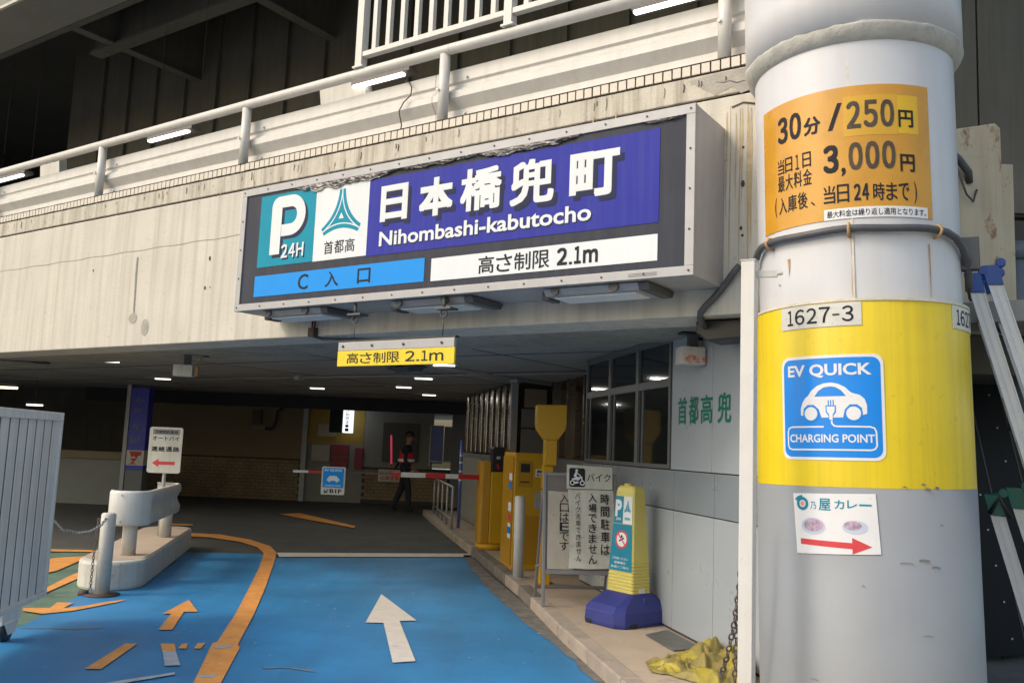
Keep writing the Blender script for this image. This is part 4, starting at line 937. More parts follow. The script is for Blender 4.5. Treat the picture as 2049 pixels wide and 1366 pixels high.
M().lathe([(0, 1.8), (.085, 1.8), (.085, 3.25), (0, 3.25)], n=20).build('pipe', K['pipe'], dp); M().lathe([(.09, 3.16), (.10, 3.16), (.10, 3.30), (.09, 3.30)], n=20).build('collar', K['pipe'], dp)
dp2 = copy_tree(dp, T(4.24, 7.0, .08), 'blue-grey drain pipe cut off by the right edge of the photo'); dp['group'] = dp2['group'] = 'drain pipes by the rusty post'
wl = thing('recess_wall', 'very dark back wall behind the leaning boards at the right edge', 'wall')
M().box(2.75, 7, 7.75, 7.86, 0, 3.7).build('wall_slab', K['dark'], wl)  # one even dark colour over the whole slab
for i, (x, top_, w, lab) in enumerate(((3.28, 2.05, .42, 'black board with pale screws leaning against the wall, nearest the round column'), (3.62, 2.45, .5, 'second black board leaning behind the stepladders'), (4.0, 2.3, .5, 'black board leaning furthest right'))):
    b = thing('leaning_board', lab, 'board', T(x, 7.02 + i * .14, .0) @ Matrix.Rotation(-.10, 4, 'X') @ Matrix.Rotation(-.13 - .02 * i, 4, 'Y'), 'black boards leaning right of the column')
    M().box(0, w, 0, .02, 0, top_).build('board_sheet', K['blackboard'], b, bevel=.002)
    M().box(w, w + .012, -.003, .022, 0, top_).build('edge_trim', K['conduit'], b)
    m_ = M()
    for k in range(8):
        for xx in (.08, w - .09): m_.tube([(xx, 0, .12 + k * .28), (xx, -.006, .12 + k * .28)], .008, 7)
    m_.build('screw', K['alubright'], b, kind=STUFF)
# stepladders
def stepladder(label, mt, H, cap, lean):
    t = thing('stepladder', label, 'ladder', mt, 'folded aluminium stepladders leaning by the column')
    tops = {}
    for side, (xo, hgt) in enumerate(((0, H), (.165, H + .06))):
        for dy in (0, .34):
            nm = 'front_rail' if side == 0 else 'rear_rail'
            o = M().box(-.042, .042, -.014, .014, 0, hgt).box(-.042, -.034, -.02, .02, 0, hgt).box(.034, .042, -.02, .02, 0, hgt).box(-.008, .008, -.017, .017, 0, hgt)
            o.build(nm, K['alubright'], t, T(xo + (1 - hgt / H) * 0 + lean * 0, dy, 0) @ Matrix.Rotation(lean + (0 if side == 0 else -.015), 4, 'Y'))
            c = M().prism([(-.05, hgt - .10), (.045, hgt - .13), (.055, hgt + .01), (-.045, hgt + .035)], -.028, .03)
            c.tube([(.07, -.03, hgt + .02), (.07, .03, hgt + .02)], .03, 12)
            c.build('hinge_cap', K[cap], t, T(xo, dy, 0) @ Matrix.Rotation(lean + (0 if side == 0 else -.015), 4, 'Y'), bevel=.004)
    k = 0; z = .28
    while z < H - .2:
        M().box(-.03, .03, .014, .326, z, z + .025).build('step', K['alubright'], t, T(0, 0, 0) @ Matrix.Rotation(lean, 4, 'Y')); z += .29
    M().box(.0, .13, .15, .19, H - .01, H + .03, mat=Matrix.Rotation(lean, 4, 'Y')).build('top_link', K[cap], t, bevel=.004)
    return t
stepladder('tall folded aluminium stepladder with blue hinge caps leaning by the column', T(3.71, 5.56, 0) @ rotz(-.49), 2.86, 'ladderblue', -.25)
l2 = stepladder('shorter folded aluminium stepladder with green hinge caps at the right edge', T(3.535, 5.84, 0) @ rotz(-.50), 1.34, 'laddergreen', -.25)
M().tube([(-.02, -.05, 1.22), (.04, -.05, 1.33), (.10, -.05, 1.20)], .016, 8).build('hook_catch', K['black'], l2, T(-.33, 0, -.02))

# ================================================================== LEFT: GATE, POST, ISLAND
ga = math.radians(8)
gt = thing('sliding_gate', 'pale grey ribbed gate panel on a castor wheel at the left edge', 'gate', T(-3.60, 7.19) @ rotz(ga))
# x = thickness (towards the lane), y = towards the camera is -y
L_ = 2.6
M().box(-.05, .02, -L_, .02, 1.575, 1.64).build('top_rail', K['gate'], gt, bevel=.004)
M().box(-.05, .02, -L_, .02, .205, .245).build('bottom_rail', K['gate'], gt, bevel=.004)
M().box(-.05, .02, -.02, .02, .245, 1.575).build('end_post', K['gate'], gt, bevel=.004)
k = 0; y = -.025
while y > -L_:
    pr = [(-.022, y), (.004, y - .006), (.004, y - .135), (-.022, y - .150)]
    M().prism([(-.0025, y), (.004, y - .003), (.004, y - .129), (-.0025, y - .132)], .245, 1.575, 'z').build('gate_rib', K['gate'], gt, bevel=.002); y -= .161
M().box(-.04, -.003, -L_, -.02, .245, 1.575).build('rib_shadow_backing', K['conduit'], gt)  # dark colour paints in the shadow lines between the ribs
cs = M().box(-.04, .02, -.80, -.48, .13, .205).prism([(-.76, .14), (-.52, .14), (-.57, .05), (-.69, .05)], .018, .028, 'x'); cs.build('castor_bracket', K['gate'], gt, bevel=.004)
M().tube([(-.03, -.66, .085), (.016, -.66, .085)], .085, 20).build('castor_wheel', K['black'], gt)
po = thing('chain_post', 'white round post on a rusty base plate at the front of the island', 'bollard', T(-3.70, 8.47))
M().lathe([(0, .02), (.066, .02), (.066, .735), (.055, .752), (0, .757)], n=24).build('post_shaft', K['whitedirty'], po)
M().lathe([(0, 0), (.155, .0), (.155, .016), (.06, .022)], n=28).tube([(-.2, -.03, .015), (-.12, -.02, .015)], .03, 8).build('base_plate', K['brownsteel'], po)
def chain(pts, link_l, r, m, **tg):
    P = [Vector(p) for p in pts]; out = []; seg = 0; pos = P[0].copy(); i = 0; mm = M(); d_acc = 0
    # resample
    S = [P[0]]; 
    for a, b_ in zip(P[:-1], P[1:]):
        n_ = max(1, int((b_ - a).length / (link_l * .1)))
        for q in range(1, n_ + 1): S.append(a.lerp(b_, q / n_))
    acc = 0; C_ = [S[0]]
    for a, b_ in zip(S[:-1], S[1:]):
        acc += (b_ - a).length
        if acc >= link_l * .74: C_.append(b_); acc = 0
    for i, (a, b_) in enumerate(zip(C_[:-1], C_[1:])):
        t_ = (b_ - a).normalized(); c = (a + b_) / 2; ref = Vector((0, 0, 1)) if abs(t_.z) < .8 else Vector((1, 0, 0))
        s1 = t_.cross(ref).normalized(); s2 = t_.cross(s1)
        s_ = s1 if i % 2 else s2
        ring_ = []
        for q in range(10):
            an = 2 * PI * q / 10; ring_.append(c + t_ * math.cos(an) * link_l * .48 + s_ * math.sin(an) * link_l * .30)
        mm.tube(ring_, r, 5, closed=True)
    return mm.build(tg.pop('name', 'chain'), K[m], **tg)
chain([(-3.60, 7.22, .80), (-3.62, 7.45, .69), (-3.635, 7.75, .635), (-3.65, 8.0, .625), (-3.67, 8.25, .655), (-3.69, 8.42, .72)], .04, .0045, 'chainw', label='pale chain sagging between the grey gate and the white post', cat='chain')
chain([(-3.78, 8.44, .70), (-3.785, 8.42, .4), (-3.78, 8.40, .05)], .035, .004, 'chain', label='rusty chain hanging down the left side of the white post', cat='chain')
# island
isl = M(); A_, B_ = Vector((-3.85, 9.02)), Vector((-4.46, 12.0)); d = (B_ - A_).normalized(); nrm = Vector((d.y, -d.x)); Rr = .31
out = [A_ + nrm * Rr * math.cos(a) - d * Rr * 1.15 * math.sin(a) for a in [PI * k / 16 for k in range(17)]] + [B_ - nrm * Rr * math.cos(a) + d * Rr * math.sin(a) for a in [PI * k / 16 for k in range(17)]]
isl.prism([tuple(p) for p in out], 0, .275, 'z').build('traffic_island', K['whitedirty'], bevel=.03, label='low worn white concrete island under the crash guard', cat='traffic island')
M().prism([tuple(A_ + (B_ - A_) * .5 + (p - (A_ + B_) / 2) * .93) for p in out], .2752, .279, 'z').build('island_top', K['pavement'], bpy.data.objects['traffic_island'])
gd = thing('crash_guard', 'curved white crash guard beam on two round posts on the island', 'barrier')
pth = [(-3.99, 9.17), (-3.95, 9.10), (-3.86, 9.06), (-3.75, 9.08), (-3.67, 9.17), (-3.66, 9.32), (-3.76, 9.9), (-3.87, 10.5), (-3.93, 10.85), (-3.98, 11.0), (-4.10, 11.08), (-4.28, 11.08)]
bp_ = [(.58, 0), (.60, .02), (.66, .025), (.70, .0), (.75, -.018), (.80, .0), (.84, .025), (.90, .02), (.92, 0)]
def beam(path, prof_, mi):
    m = M(); P = [Vector(p) for p in path]; vs = []
    for i, p in enumerate(P):
        t_ = (P[min(i + 1, len(P) - 1)] - P[max(i - 1, 0)]).normalized(); nn = Vector((t_.y, -t_.x))
        for z, o in prof_: q = p + nn * o; vs.append((q.x, q.y, z))
        for z, o in reversed(prof_): q = p + nn * (o - .02); vs.append((q.x, q.y, z))
    k = len(prof_) * 2
    m.add(vs, [(i * k + j, i * k + (j + 1) % k, (i + 1) * k + (j + 1) % k, (i + 1) * k + j) for i in range(len(P) - 1) for j in range(k)] , 0, True)
    m.add(vs[:k], [tuple(range(k))]); m.add(vs[-k:], [tuple(range(k))])
    return m
beam(pth[4:], bp_, 0).build('guard_beam', K['whitedirty'], gd)
beam([(x, y - .0) for x, y in [(-4.0, 9.16), (-3.955, 9.085), (-3.87, 9.045), (-3.75, 9.06), (-3.655, 9.14), (-3.63, 9.26)]], [(.578, 0), (.60, .012), (.90, .012), (.925, 0)], 0).build('end_cap', K['white'], gd)
for (x, y) in ((-3.80, 9.22), (-4.08, 10.92)):
    M().lathe([(0, .279), (.072, .279), (.07, .86), (0, .86)], (x, y), 20).build('guard_post', K['whitedirty'], gd)
m_ = M()
for z in (.62, .88): m_.tube([(-3.83, 9.03, z), (-3.83, 9.018, z)], .01, 8)
m_.build('bolt', K['alu'], gd)
ms = thing('motorcycle_sign', 'white sign with a red left arrow on a pole above the crash guard', 'sign', T(-4.18, 10.98) @ rotz(.05))
M().tube([(0, .03, .28), (0, .03, 1.55)], .022, 10).build('sign_pole', K['alu'], ms)
M().prism(rr(-.205, .195, 1.035, 1.590, .03), -.006, 0).build('sign_plate', K['paper'], ms)
M().prism([(-.165, 1.50), (.155, 1.50), (.155, 1.565), (-.165, 1.565)], -.008, -.006).build('grey_stripe', K['framegrey'], ms)
m_ = M(); put_text(m_, '定期契約車用', -.14, .13, 1.512, 1.552, -.0095, .02); put_text(m_, 'オートバイ', -.165, .155, 1.428, 1.485, -.0075, .02); put_chars(m_, '連絡通路', -.175, .17, 1.295, 1.355, -.0075, .03); m_.build('lettering', K['ink'], ms, fix=False)
M().flat([(-.15, 1.155), (-.07, 1.205), (-.07, 1.175), (.125, 1.175), (.125, 1.135), (-.07, 1.135), (-.07, 1.105)], -.0075).build('red_arrow', K['redprint'], ms, fix=False)

# ================================================================== RIGHT PAVEMENT: MACHINES, SIGNS, CONE
Zp = .110
LM = Matrix.Rotation(-_b, 4, 'Z')
# barrier cabinet
bg_ = thing('barrier_cabinet', 'amber barrier cabinet with a black lamp head on a round foot', 'barrier machine', T(-.18, 12.62, Zp) @ rotz(.2))
M().lathe([(0, 0), (.20, 0), (.205, .06), (.18, .075), (0, .08)], (-.01, 0), 28).build('cabinet_foot', K['machine'], bg_)
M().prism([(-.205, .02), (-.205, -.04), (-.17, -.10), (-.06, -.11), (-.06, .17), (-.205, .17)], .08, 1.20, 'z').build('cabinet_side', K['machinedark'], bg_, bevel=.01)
M().box(-.058, .115, -.13, .16, .08, 1.06).build('cabinet_body', K['machine'], bg_, bevel=.012)
M().prism([(-.055, 1.062), (.115, 1.062), (.115, 1.39), (.095, 1.405), (-.03, 1.405), (-.055, 1.38)], -.135, .06).build('lamp_head', K['black'], bg_, bevel=.006)
m_ = M(); put_text(m_, '81', .005, .055, 1.235, 1.275, -.137, .03); m_.build('lamp_digits', K['signwhite'], bg_, fix=False)
M().flat([(.0, 1.16), (.03, 1.17), (.055, 1.10), (.03, 1.09)], -.1365).build('red_mark', K['red'], bg_, fix=False)
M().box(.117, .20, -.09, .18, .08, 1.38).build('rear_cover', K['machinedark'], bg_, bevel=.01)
# barrier arm
AM = bg_.matrix_basis.inverted() @ T(-.36, 12.60, 1.085) @ rotz(PI + .208)
arm = M().box(1.241, 1.86, -.010, .010, -.005, .012).build('barrier_arm', K['conduit'], bg_, AM)
for a, b_, m in [(0, .32, 'red'), (.32, .50, 'white'), (.50, .78, 'red'), (.78, 1.12, 'white'), (1.12, 1.24, 'red')]: M().box(a, b_ - .001, -.018, .018, -.035, .030).build('arm_section', K[m], arm, bevel=.003)
for a, b_, m in [(1.861, 2.36, 'red'), (2.361, 2.56, 'white')]: M().box(a, b_, -.014, .014, -.018, .015).build('arm_section', K[m], arm, bevel=.003)
es = thing('charging_sign', 'small blue charging sign hanging from the barrier arm', 'sign', T(-2.33, 12.12))
M().prism(rr(-.158, .158, .79, 1.16, .02), 0, .008).build('sign_plate', K['paper'], es)
M().box(-.140, .140, -.003, 0, .885, 1.145).build('blue_field', K['cyan'], es)
m_ = M(); put_text(m_, 'EV QUICK', -.12, .12, 1.095, 1.130, -.0045, .03); m_.flat([(-.08, 1.0), (-.05, 1.04), (.04, 1.04), (.08, 1.0), (.09, .975), (-.09, .975)], -.0045); m_.disc((-.05, .975), .018, -.005, 12); m_.disc((.05, .975), .018, -.005, 12)
put_text(m_, 'CHARGING POINT', -.11, .11, .90, .92, -.0045, .02); m_.build('lettering', K['signwhite'], es, fix=False)
m_ = M(); put_text(m_, '↙B1F', -.12, .12, .81, .865, -.003, .03); m_.build('floor_lettering', K['ink'], es, fix=False)
m_ = M().tube([(-.1, .01, 1.15), (-.1, .0, 1.20)], .004, 5).tube([(.1, .01, 1.15), (.1, .0, 1.20)], .004, 5); 
# ticket machine
tk = thing('ticket_machine', 'big amber ticket machine behind the white bollard', 'ticket machine', T(.24, 10.75, Zp) @ rotz(.2))
M().box(-.19, .20, -.20, .45, 0, 1.345).build('machine_body', K['machine'], tk, bevel=.012)
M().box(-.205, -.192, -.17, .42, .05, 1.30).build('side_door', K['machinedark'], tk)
for z0, z1, m in ((1.02, 1.10, 'signwhite'), (.92, 1.0, 'evblue'), (.66, .76, 'signwhite'), (.55, .63, 'redprint'), (.35, .52, 'signwhite'), (.40, .48, 'evblue')):
    yy = -.2065 if m != 'evblue' else -.208
    M().box(yy, -.2052, -.14, .02, z0, z1).build('side_sticker', K[m], tk)
M().box(-.15, .02, -.204, -.2005, .95, 1.25).build('screen_panel', K['machinedark'], tk, bevel=.003)
M().box(-.12, -.01, -.2065, -.2045, 1.12, 1.22).build('screen', K['black'], tk)
M().box(-.12, -.01, -.2065, -.2045, 1.0, 1.015).build('ticket_slot', K['black'], tk)
M().box(.06, .16, -.204, -.2005, .70, .90).build('coin_panel', K['alu'], tk, bevel=.003)
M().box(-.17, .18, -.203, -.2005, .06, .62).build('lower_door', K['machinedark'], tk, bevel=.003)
M().tube([(.13, -.203, .36), (.13, -.208, .36)], .014, 10).build('door_lock', K['alu'], tk)
M().box(.06, .20, -.206, -.2005, 1.07, 1.16).build('name_plate', K['signwhite'], tk)
m_ = M(); put_text(m_, '精算機', .075, .185, 1.115, 1.15, -.2075, .03); put_text(m_, '駐車券', .075, .185, 1.08, 1.105, -.2075, .02); m_.build('lettering', K['ink'], tk, fix=False)
# T-shaped machine
th_ = thing('reader_pillar', 'tall amber pillar with a wide flared head standing behind the folding sign', 'machine', T(.44, 9.30, Zp) @ rotz(.06))
M().prism([(-.155, 1.85), (-.157, 1.655), (-.145, 1.60), (-.065, 1.495), (.070, 1.495), (.145, 1.60), (.155, 1.655), (.153, 1.86)], -.09, .16).build('pillar_head', K['machine'], th_, bevel=.008)
M().box(-.062, .062, -.085, .12, 1.235, 1.4945).build('pillar_neck', K['machine'], th_, bevel=.006)
M().box(-.065, .04, -.03, .14, .0, 1.234).build('pillar_shaft', K['machine'], th_, bevel=.006)
M().box(-.1, .09, -.06, .2, .0, .035).build('pillar_foot', K['machinedark'], th_, bevel=.006)
for z in (.86, .98): M().box(-.07, .045, -.034, .144, z, z + .012).build('band', K['conduit'], th_)
# bollard
bo2 = thing('white_bollard', 'white round bollard beside the amber ticket machine', 'bollard', T(.168, 9.93, Zp) @ Matrix.Rotation(-.012, 4, 'Y'))
M().lathe([(0, .006), (.058, .006), (.059, .855), (.05, .873), (0, .88)], n=24).build('bollard_shaft', K['white'], bo2)
M().box(-.085, .085, -.085, .085, 0, .006).build('base_plate', K['alu'], bo2)
# A-frame sign
af = thing('folding_sign', 'grey folding sign stand with handwritten-style motorcycle notices', 'sign', T(.70, 8.20, Zp) @ rotz(.10) @ Matrix.Rotation(-.16, 4, 'X'))
m_ = M(); H = 1.20
m_.box(-.345, -.315, -.015, .015, 0, H).box(.315, .345, -.015, .015, .0, H).box(-.315, .315, -.012, .012, .285, .325).box(-.315, .315, -.012, .012, H - .03, H)
m_.build('front_frame', K['framegrey'], af, bevel=.004)
M().box(-.314, .314, -.004, .008, .326, H - .031).build('back_board', K['boardgrey'], af)
bf = M().box(-.345, -.32, -.012, .012, 0, 1.26).box(.32, .345, -.012, .012, 0, 1.26).box(-.32, .32, -.01, .01, .30, .33)
bf.build('rear_frame', K['framegrey'], af, T(0, .62, -.10) @ Matrix.Rotation(.46, 4, 'X') , bevel=.004)
M().box(-.343, -.33, .0, .46, .36, .38).build('stay', K['framegrey'], af)
M().prism([(-.300, .33), (-.055, .33), (-.085, 1.02), (-.295, 1.03)], -.010, -.005).build('old_notice', K['paperold'], af)
sh = []
m_ = M(); vs = []; nx, nz = 10, 20
for j in range(nz + 1):
    for i in range(nx + 1):
        u, v = i / nx, j / nz; x = -.115 + u * .425 + .012 * (1 - v) ; z = .335 + v * .715
        curl = (.012 * max(0, .1 - v) / .1) * (1 - abs(u - .5)) + .002 * math.sin(v * 17) * math.sin(u * 5)
        vs.append((x + .01 * math.sin(v * 3), -.016 - curl - .004 * math.sin(u * 6 + v * 4), z + .02 * (1 - v) * abs(u - .4)))
m_.add(vs, [(j * (nx + 1) + i, j * (nx + 1) + i + 1, (j + 1) * (nx + 1) + i + 1, (j + 1) * (nx + 1) + i) for j in range(nz) for i in range(nx)], 0, True).build('paper_notice', K['paper'], af, fix=False)
M().prism([(-.128, 1.055), (.302, 1.055), (.302, 1.26), (-.125, 1.275)], -.034, -.024).build('header_plate', K['paper'], af)
M().prism(rr(-.105, .045, 1.07, 1.245, .02), -.0355, -.0342).build('black_square', K['ink'], af)
m_ = M(); Y = -.0375
for wx in (-.075, .018): m_.ring((wx, 1.108), .014, .024, Y, 18)
m_.disc((-.035, 1.222), .013, Y, 14); m_.strip([(-.035, 1.21), (-.052, 1.17), (-.03, 1.155), (-.022, 1.13)], [.02, .026, .018, .012], Y); m_.strip([(-.04, 1.20), (-.012, 1.185), (.008, 1.165)], .009, Y)
m_.strip([(-.08, 1.14), (-.045, 1.145), (-.01, 1.15), (.01, 1.16), (.02, 1.12)], [.012, .022, .026, .016, .008], Y - .0004); m_.strip([(-.065, 1.105), (-.02, 1.115)], .018, Y); m_.build('motorcycle_picture', K['signwhite'], af, fix=False)
m_ = M(); put_text(m_, 'バイク', .062, .285, 1.125, 1.20, -.036, .01)
put_column(m_, '時間駐車は', .232, .082, 1.015, .096, .018, -.030, .018); put_column(m_, '入場できません', .115, .076, 1.015, .080, .012, -.030, .018)
put_column(m_, 'バイク洗車できません', -.025, .048, 1.015, .052, .010, -.030, .006, dx=.0015); put_column(m_, '入口はEです', -.145, .085, 1.005, .080, .006, -.014, .006); m_.build('lettering', K['ink'], af, fix=False)
# cone-shaped sign
cn = thing('cone_sign', 'pale yellow tapered plastic sign on a blue weighted base', 'sign', T(1.055, 7.62, Zp) @ rotz(-.93))
m_ = M()
def oct_(w, dp, ch, z): return [(x, y, z) for x, y in [(-w + ch, -dp), (w - ch, -dp), (w, -dp + ch), (w, dp - ch), (w - ch, dp), (-w + ch, dp), (-w, dp - ch), (-w, -dp + ch)]]
def loft(m, rings, mi=0):
    k = len(rings[0]); m.add([v for r in rings for v in r], [(i * k + j, i * k + (j + 1) % k, (i + 1) * k + (j + 1) % k, (i + 1) * k + j) for i in range(len(rings) - 1) for j in range(k)] + [tuple(range(k)), tuple(range((len(rings) - 1) * k, len(rings) * k))], mi); return m
loft(M(), [oct_(.235, .325, .07, .0), oct_(.24, .33, .07, .03), oct_(.235, .325, .07, .12), oct_(.21, .28, .06, .165), oct_(.17, .15, .03, .235), oct_(.16, .12, .03, .25)]).build('weighted_base', K['conblue'], cn, bevel=.008)
M().box(-.15, -.09, -.333, -.31, .0, .035).box(.238, .243, -.20, -.13, .0, .035).build('base_slot', K['black'], cn)
M().box(.16, .21, -.02, .03, .12, .22).build('base_lug', K['conblue'], cn, bevel=.006)
rg = []
for k in range(9):
    z = .245 + k * .027; w = .155 - k * .0015; dd = .108 - k * .001
    rg += [oct_(w - .006, dd - .006, .012, z), oct_(w, dd, .012, z + .006), oct_(w, dd, .012, z + .020), oct_(w - .006, dd - .006, .012, z + .0262)]
rg += [oct_(.142, .098, .012, .495), oct_(.108, .070, .012, 1.06), oct_(.102, .062, .014, 1.10), oct_(.085, .05, .014, 1.118)]
loft(M(), rg).build('cone_body', K['conyellow'], cn, bevel=.003)
m_ = M(); m_.tube([(-.03, 0, 1.112), (-.03, 0, 1.135)], .035, 14); m_.build('top_knob', K['conyellow'], cn)
# posters follow the slope of the front
def sl_(z): return -(.098 + (.070 - .098) * (z - .495) / (1.06 - .495)) - .003
def wd(z): return .142 + (.108 - .142) * (z - .495) / (1.06 - .495) - .012
for nm, z0, z1, x0f, x1f, m in (('blue_poster', .42, .80, -1, 1, 'bluetape'), ('parking_mark', .805, 1.03, -1, -.02, 'bluetape'), ('emblem_panel', .805, 1.03, 0, 1, 'signwhite')):
    M().add([(wd(z0) * x0f, sl_(z0), z0), (wd(z0) * x1f, sl_(z0), z0), (wd(z1) * x1f, sl_(z1), z1), (wd(z1) * x0f, sl_(z1), z1)], [(0, 1, 2, 3)]).build(nm, K[m], cn, fix=False)
def slope(m):
    m.v = [(x, y + sl_(z) - .0012, z) for x, y, z in m.v]; return m
m_ = M(); put_text(m_, 'P', -.095, -.02, .86, 1.0, 0, .05); put_text(m_, '24H', -.08, -.025, .83, .853, 0, .02)
for k, (a, b_) in enumerate(((-.10, .09), (-.07, .06), (-.11, .10))): put_text(m_, ['ご利用ください', '駐車場内', '禁煙にご協力'][k], a, b_, .51 - k * .035, .53 - k * .035, 0, .02)
m_.ring((0, .675), .0, .075, 0); slope(m_).build('lettering', K['signwhite'], cn, fix=False)
m_ = M(); m_.ring((0, .675), .058, .075, -.0008); m_.strip([(-.045, .72), (.045, .63)], .012, -.0012); slope(m_).build('ban_ring', K['redprint'], cn, fix=False)
m_ = M(); m_.strip([(-.03, .66), (.03, .69)], .012, -.0010); m_.disc((0, .70), .012, -.001, 10); slope(m_).build('ban_picture', K['ink'], cn, fix=False)
m_ = M(); w_ = emblem(m_, .05, .935, .08, .09, -.001); slope(w_).build('emblem_line', K['signwhite'], cn, fix=False); put_text(m_, '首都高', .02, .085, .835, .86, -.001, .01); slope(m_).build('emblem', K['teal'], cn, fix=False)
M().box(.154, .160, -.03, .03, .255, .285).build('small_tag', K['signwhite'], cn)
# steel handrail along the kerb
hr = thing('steel_handrail', 'short brushed steel handrail along the kerb beside the lane, before the guard', 'railing')
A1, B1 = Vector((-.90, 15.3, Zp)), Vector((-1.50, 18.9, Zp))
M().tube([A1 + Vector((0, 0, .70)), B1 + Vector((0, 0, .70))], .022, 8).build('top_rail', K['alu'], hr)
M().tube([A1 + Vector((0, 0, .15)), B1 + Vector((0, 0, .15))], .014, 8).build('lower_rail', K['alu'], hr)
for k in range(5):
    p = A1.lerp(B1, k / 4); M().tube([p, p + Vector((0, 0, .70))], .02, 8).lathe([(0, Zp), (.05, Zp), (.05, Zp + .01)], (p.x, p.y), 12).build('rail_post', K['alu'], hr)
# reflector post and blue strip
rf = thing('reflector_post', 'slim blue post with bright white reflector bands beside the booth', 'post', T(-.80, 15.6, Zp))
M().tube([(0, 0, 0), (0, 0, 1.5)], .03, 10).build('post_shaft', K['bluepanel'], rf)
for z in (.80, .95, 1.10, 1.22): M().lathe([(.032, z), (.032, z + .03)], n=12).build('reflector_band', K['signwhite'], rf)

# tarp and chain at the foot of the pole
tp = M(); random.seed(4); nx, ny = 60, 34; vs = []; mi = []
for j in range(ny + 1):
    for i in range(nx + 1):
        u, v = i / nx, j / ny
        x = .98 + u * .62; y = 6.30 - v * .95 + .28 * (1 - u) * 0
        wdt = .30 + .70 * min(1, (u / .55)) ** 1.3
        y = 6.12 + .25 * u - (v - .25) * .95 * wdt
        a = noise.noise(Vector((u * 6, v * 8, 1))); b_ = abs(noise.noise(Vector((u * 12 + v * 3, v * 9, 4)))); c = abs(noise.noise(Vector((u * 27 - v * 5, v * 20, 9))))
        fold = abs(math.sin(7 * v + 5 * u + 3.5 * noise.noise(Vector((u * 3, v * 3, 2))))) ; fold2 = abs(math.sin(13 * u - 8 * v + 4 * noise.noise(Vector((u * 4, v * 4, 12)))))
        ht = (.012 + .10 * max(0, u - .25)) * (.8 + a) + .07 * (1 - fold) ** 1.5 * (.3 + .8 * u) + .04 * (1 - fold2) ** 2 * (.2 + u) + .012 * c
        ed = min(1, 9 * v, 9 * (1 - v), 7 * u)
        vs.append((x + .03 * a, y + .04 * noise.noise(Vector((u * 9, v * 9, 20))), .113 + max(0.002, ht * ed)))
fs = [(j * (nx + 1) + i, j * (nx + 1) + i + 1, (j + 1) * (nx + 1) + i + 1, (j + 1) * (nx + 1) + i) for j in range(ny) for i in range(nx)]
tp.add(vs, fs, 0, True)
for k, f in enumerate(fs):
    i, j = k % nx, k // nx
    tp.m[k] = 1 if noise.noise(Vector((i * .09, j * .13, 30))) > -.12 else 0
tp.build('crumpled_tarp', [K['clothyellow'], K['clotholive']], fix=False, label='crumpled yellow and olive plastic tarp heaped on the pavement by the white pole', cat='tarp')
cm = [(1.335, 5.05, 1.25), (1.335, 5.08, .9), (1.325, 5.12, .62), (1.325, 5.16, .40), (1.33, 5.2, .22)]
chain(cm, .045, .0055, 'chain', label='rusty chain hanging nearest the white pole, ending in the tarp', cat='chain')
chain([(1.335, 5.06, 1.02), (1.325, 5.09, .8), (1.305, 5.12, .58), (1.285, 5.18, .40), (1.265, 5.26, .25)], .045, .0055, 'chain', label='rusty chain hanging slanted left of the other one by the white pole', cat='chain')

# ================================================================== GUARD
def skin_mesh(joints, edges, name, subd=1):
    me = bpy.data.meshes.new(name); me.from_pydata([j[0] for j in joints], edges, [])
    o = bpy.data.objects.new(name, me); COL.objects.link(o)
    md = o.modifiers.new('s', 'SKIN'); md.use_smooth_shade = True
    for v, j in zip(me.skin_vertices[0].data, joints): v.radius = (j[1], j[2] if len(j) > 2 else j[1])
    me.skin_vertices[0].data[0].use_root = True
    sd = o.modifiers.new('d', 'SUBSURF'); sd.levels = subd; sd.render_levels = subd
    dg = bpy.context.evaluated_depsgraph_get(); dg.update()
    r = bpy.data.meshes.new_from_object(o.evaluated_get(dg)); bpy.data.objects.remove(o)
    for p in r.polygons: p.use_smooth = True
    return r
J = [((0, 0, .93), .15, .125), ((0, 0, 1.10), .145, .125), ((.02, 0, 1.30), .165, .13), ((.03, 0, 1.42), .11, .09), ((.045, 0, 1.50), .052), ((.055, 0, 1.56), .06), ((.065, 0, 1.63), .085, .095), ((.06, 0, 1.70), .07, .08),
     ((.02, -.09, .88), .09), ((.10, -.10, .50), .082), ((.13, -.10, .10), .060), ((.24, -.11, .045), .042),          # near leg forward
     ((-.02, .09, .88), .09), ((-.07, .09, .52), .082), ((-.24, .09, .13), .060), ((-.17, .09, .05), .040),           # far leg trailing
     ((.03, -.19, 1.40), .06), ((.02, -.23, 1.14), .045), ((.13, -.20, .95), .033), ((.17, -.19, .93), .028),         # near arm forward
     ((.02, .19, 1.40), .06), ((-.10, .22, 1.16), .045), ((-.24, .20, .98), .033), ((-.28, .19, .98), .028)]
E_ = [(0, 1), (1, 2), (2, 3), (3, 4), (4, 5), (5, 6), (6, 7), (0, 8), (8, 9), (9, 10), (10, 11), (0, 12), (12, 13), (13, 14), (14, 15), (3, 16), (16, 17), (17, 18), (18, 19), (3, 20), (20, 21), (21, 22), (22, 23)]
pr_ = thing('person', 'guard in a dark cap and red vest walking right behind the barrier arm', 'person', T(-2.25, 19.9))
me = skin_mesh(J, E_, 'body'); me.materials.clear(); me.materials.append(K['navycloth']); me.materials.append(K['skin'])
for p in me.polygons:
    c = p.center; p.material_index = 1 if (c.z > 1.49 or (c.x > .15 and .88 < c.z < .97 and c.y < -.1) or (c.x < -.25 and .93 < c.z < 1.03)) else 0
link('body', me, pr_)
m_ = M(); m_.add([(.155, 0, 1.66), (.175, 0, 1.61), (.15, .018, 1.60), (.15, -.018, 1.60)], [(0, 1, 2), (0, 3, 1), (1, 3, 2)]); m_.build('nose', K['skin'], pr_)
m_ = M()
for y in (-.03, .03): m_.tube([(.142, y, 1.665), (.150, y, 1.665)], .008, 8)
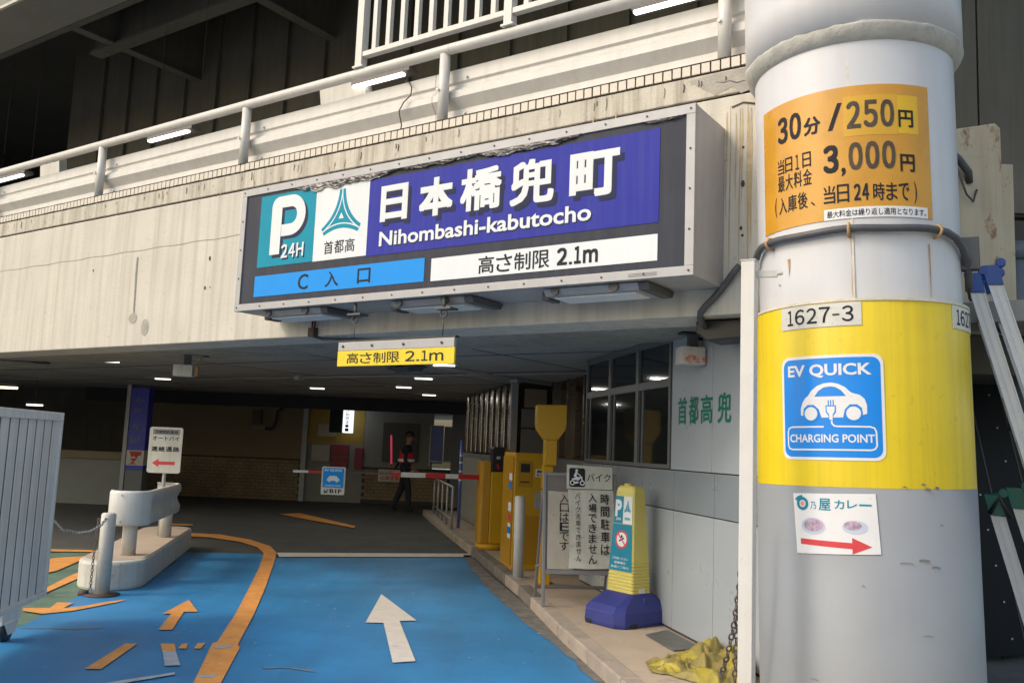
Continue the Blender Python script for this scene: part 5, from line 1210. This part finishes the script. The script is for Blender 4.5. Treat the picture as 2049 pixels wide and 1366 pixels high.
m_.build('eye', K['ink'], pr_); M().box(.13, .148, -.022, .022, 1.572, 1.578).build('mouth', K['maroon'], pr_)
m_ = M()
for y in (-.088, .088): m_.lathe([(0, 1.60), (.018, 1.62), (.02, 1.65), (0, 1.67)], (.05, y), 10)
m_.build('ear', K['skin'], pr_)
cap_ = M().lathe([(.108, 1.675), (.112, 1.70), (.10, 1.75), (.06, 1.785), (0, 1.795)], (.055, 0), 20).prism([(.13, -.07), (.21, -.06), (.235, 0), (.21, .06), (.13, .07)], 1.672, 1.686, 'z'); cap_.build('cap', K['black'], pr_)
vj = [((0, 0, 1.0), .165, .145), ((0, 0, 1.12), .16, .14), ((.02, 0, 1.30), .18, .148), ((.03, 0, 1.40), .14, .12)]
M().lathe([(.180, 1.12), (.182, 1.15), (.184, 1.18)], (.012, 0), 16).build('reflective_strip', K['signwhite'], pr_, T(0, 0, 0) @ Matrix.Diagonal((1.02, .86, 1, 1)))
vm = skin_mesh(vj, [(0, 1), (1, 2), (2, 3)], 'vest'); vm.materials.clear(); vm.materials.append(K['vest']); link('vest', vm, pr_)
# hands: palm and five fingers each
def hand(cx, cy, cz, dr, up_, parent):
    m = M(); dr = Vector(dr).normalized(); up_ = Vector(up_).normalized(); sd = dr.cross(up_)
    o = Vector((cx, cy, cz))
    m.tube([o, o + dr * .08], [.026, .032], 8)
    for k in range(4):
        b_ = o + dr * .08 + up_ * (.026 - .0175 * k); ln = [.065, .075, .07, .055][k]
        m.tube([b_ - dr * .01, b_ + dr * ln * .5 + sd * .008, b_ + dr * ln * .8 + sd * .03, b_ + dr * ln * .75 + sd * .05], [.0095, .009, .008, .007], 6)
    m.tube([o + dr * .02 + up_ * .02, o + dr * .05 + up_ * .05 + sd * .01, o + dr * .08 + up_ * .055 + sd * .025], [.012, .010, .008], 6)
    m.build('hand', K['skin'], parent)
hand(.165, -.19, .93, (1, .1, -.15), (0, .2, 1), pr_); hand(-.275, .19, .985, (-1, 0, .1), (0, -.2, 1), pr_)
bt = thing('light_baton', 'glowing red traffic baton held upright behind the guard', 'baton', T(-2.25 - .33, 20.09, .95) @ Matrix.Rotation(-.06, 4, 'Y'))
M().lathe([(0, -.02), (.018, -.02), (.018, .10), (0, .10)], n=12).build('handle', K['black'], bt); M().lathe([(0, .10), (.022, .10), (.022, .72), (.012, .745), (0, .75)], n=12).build('lamp_tube', K['baton'], bt)
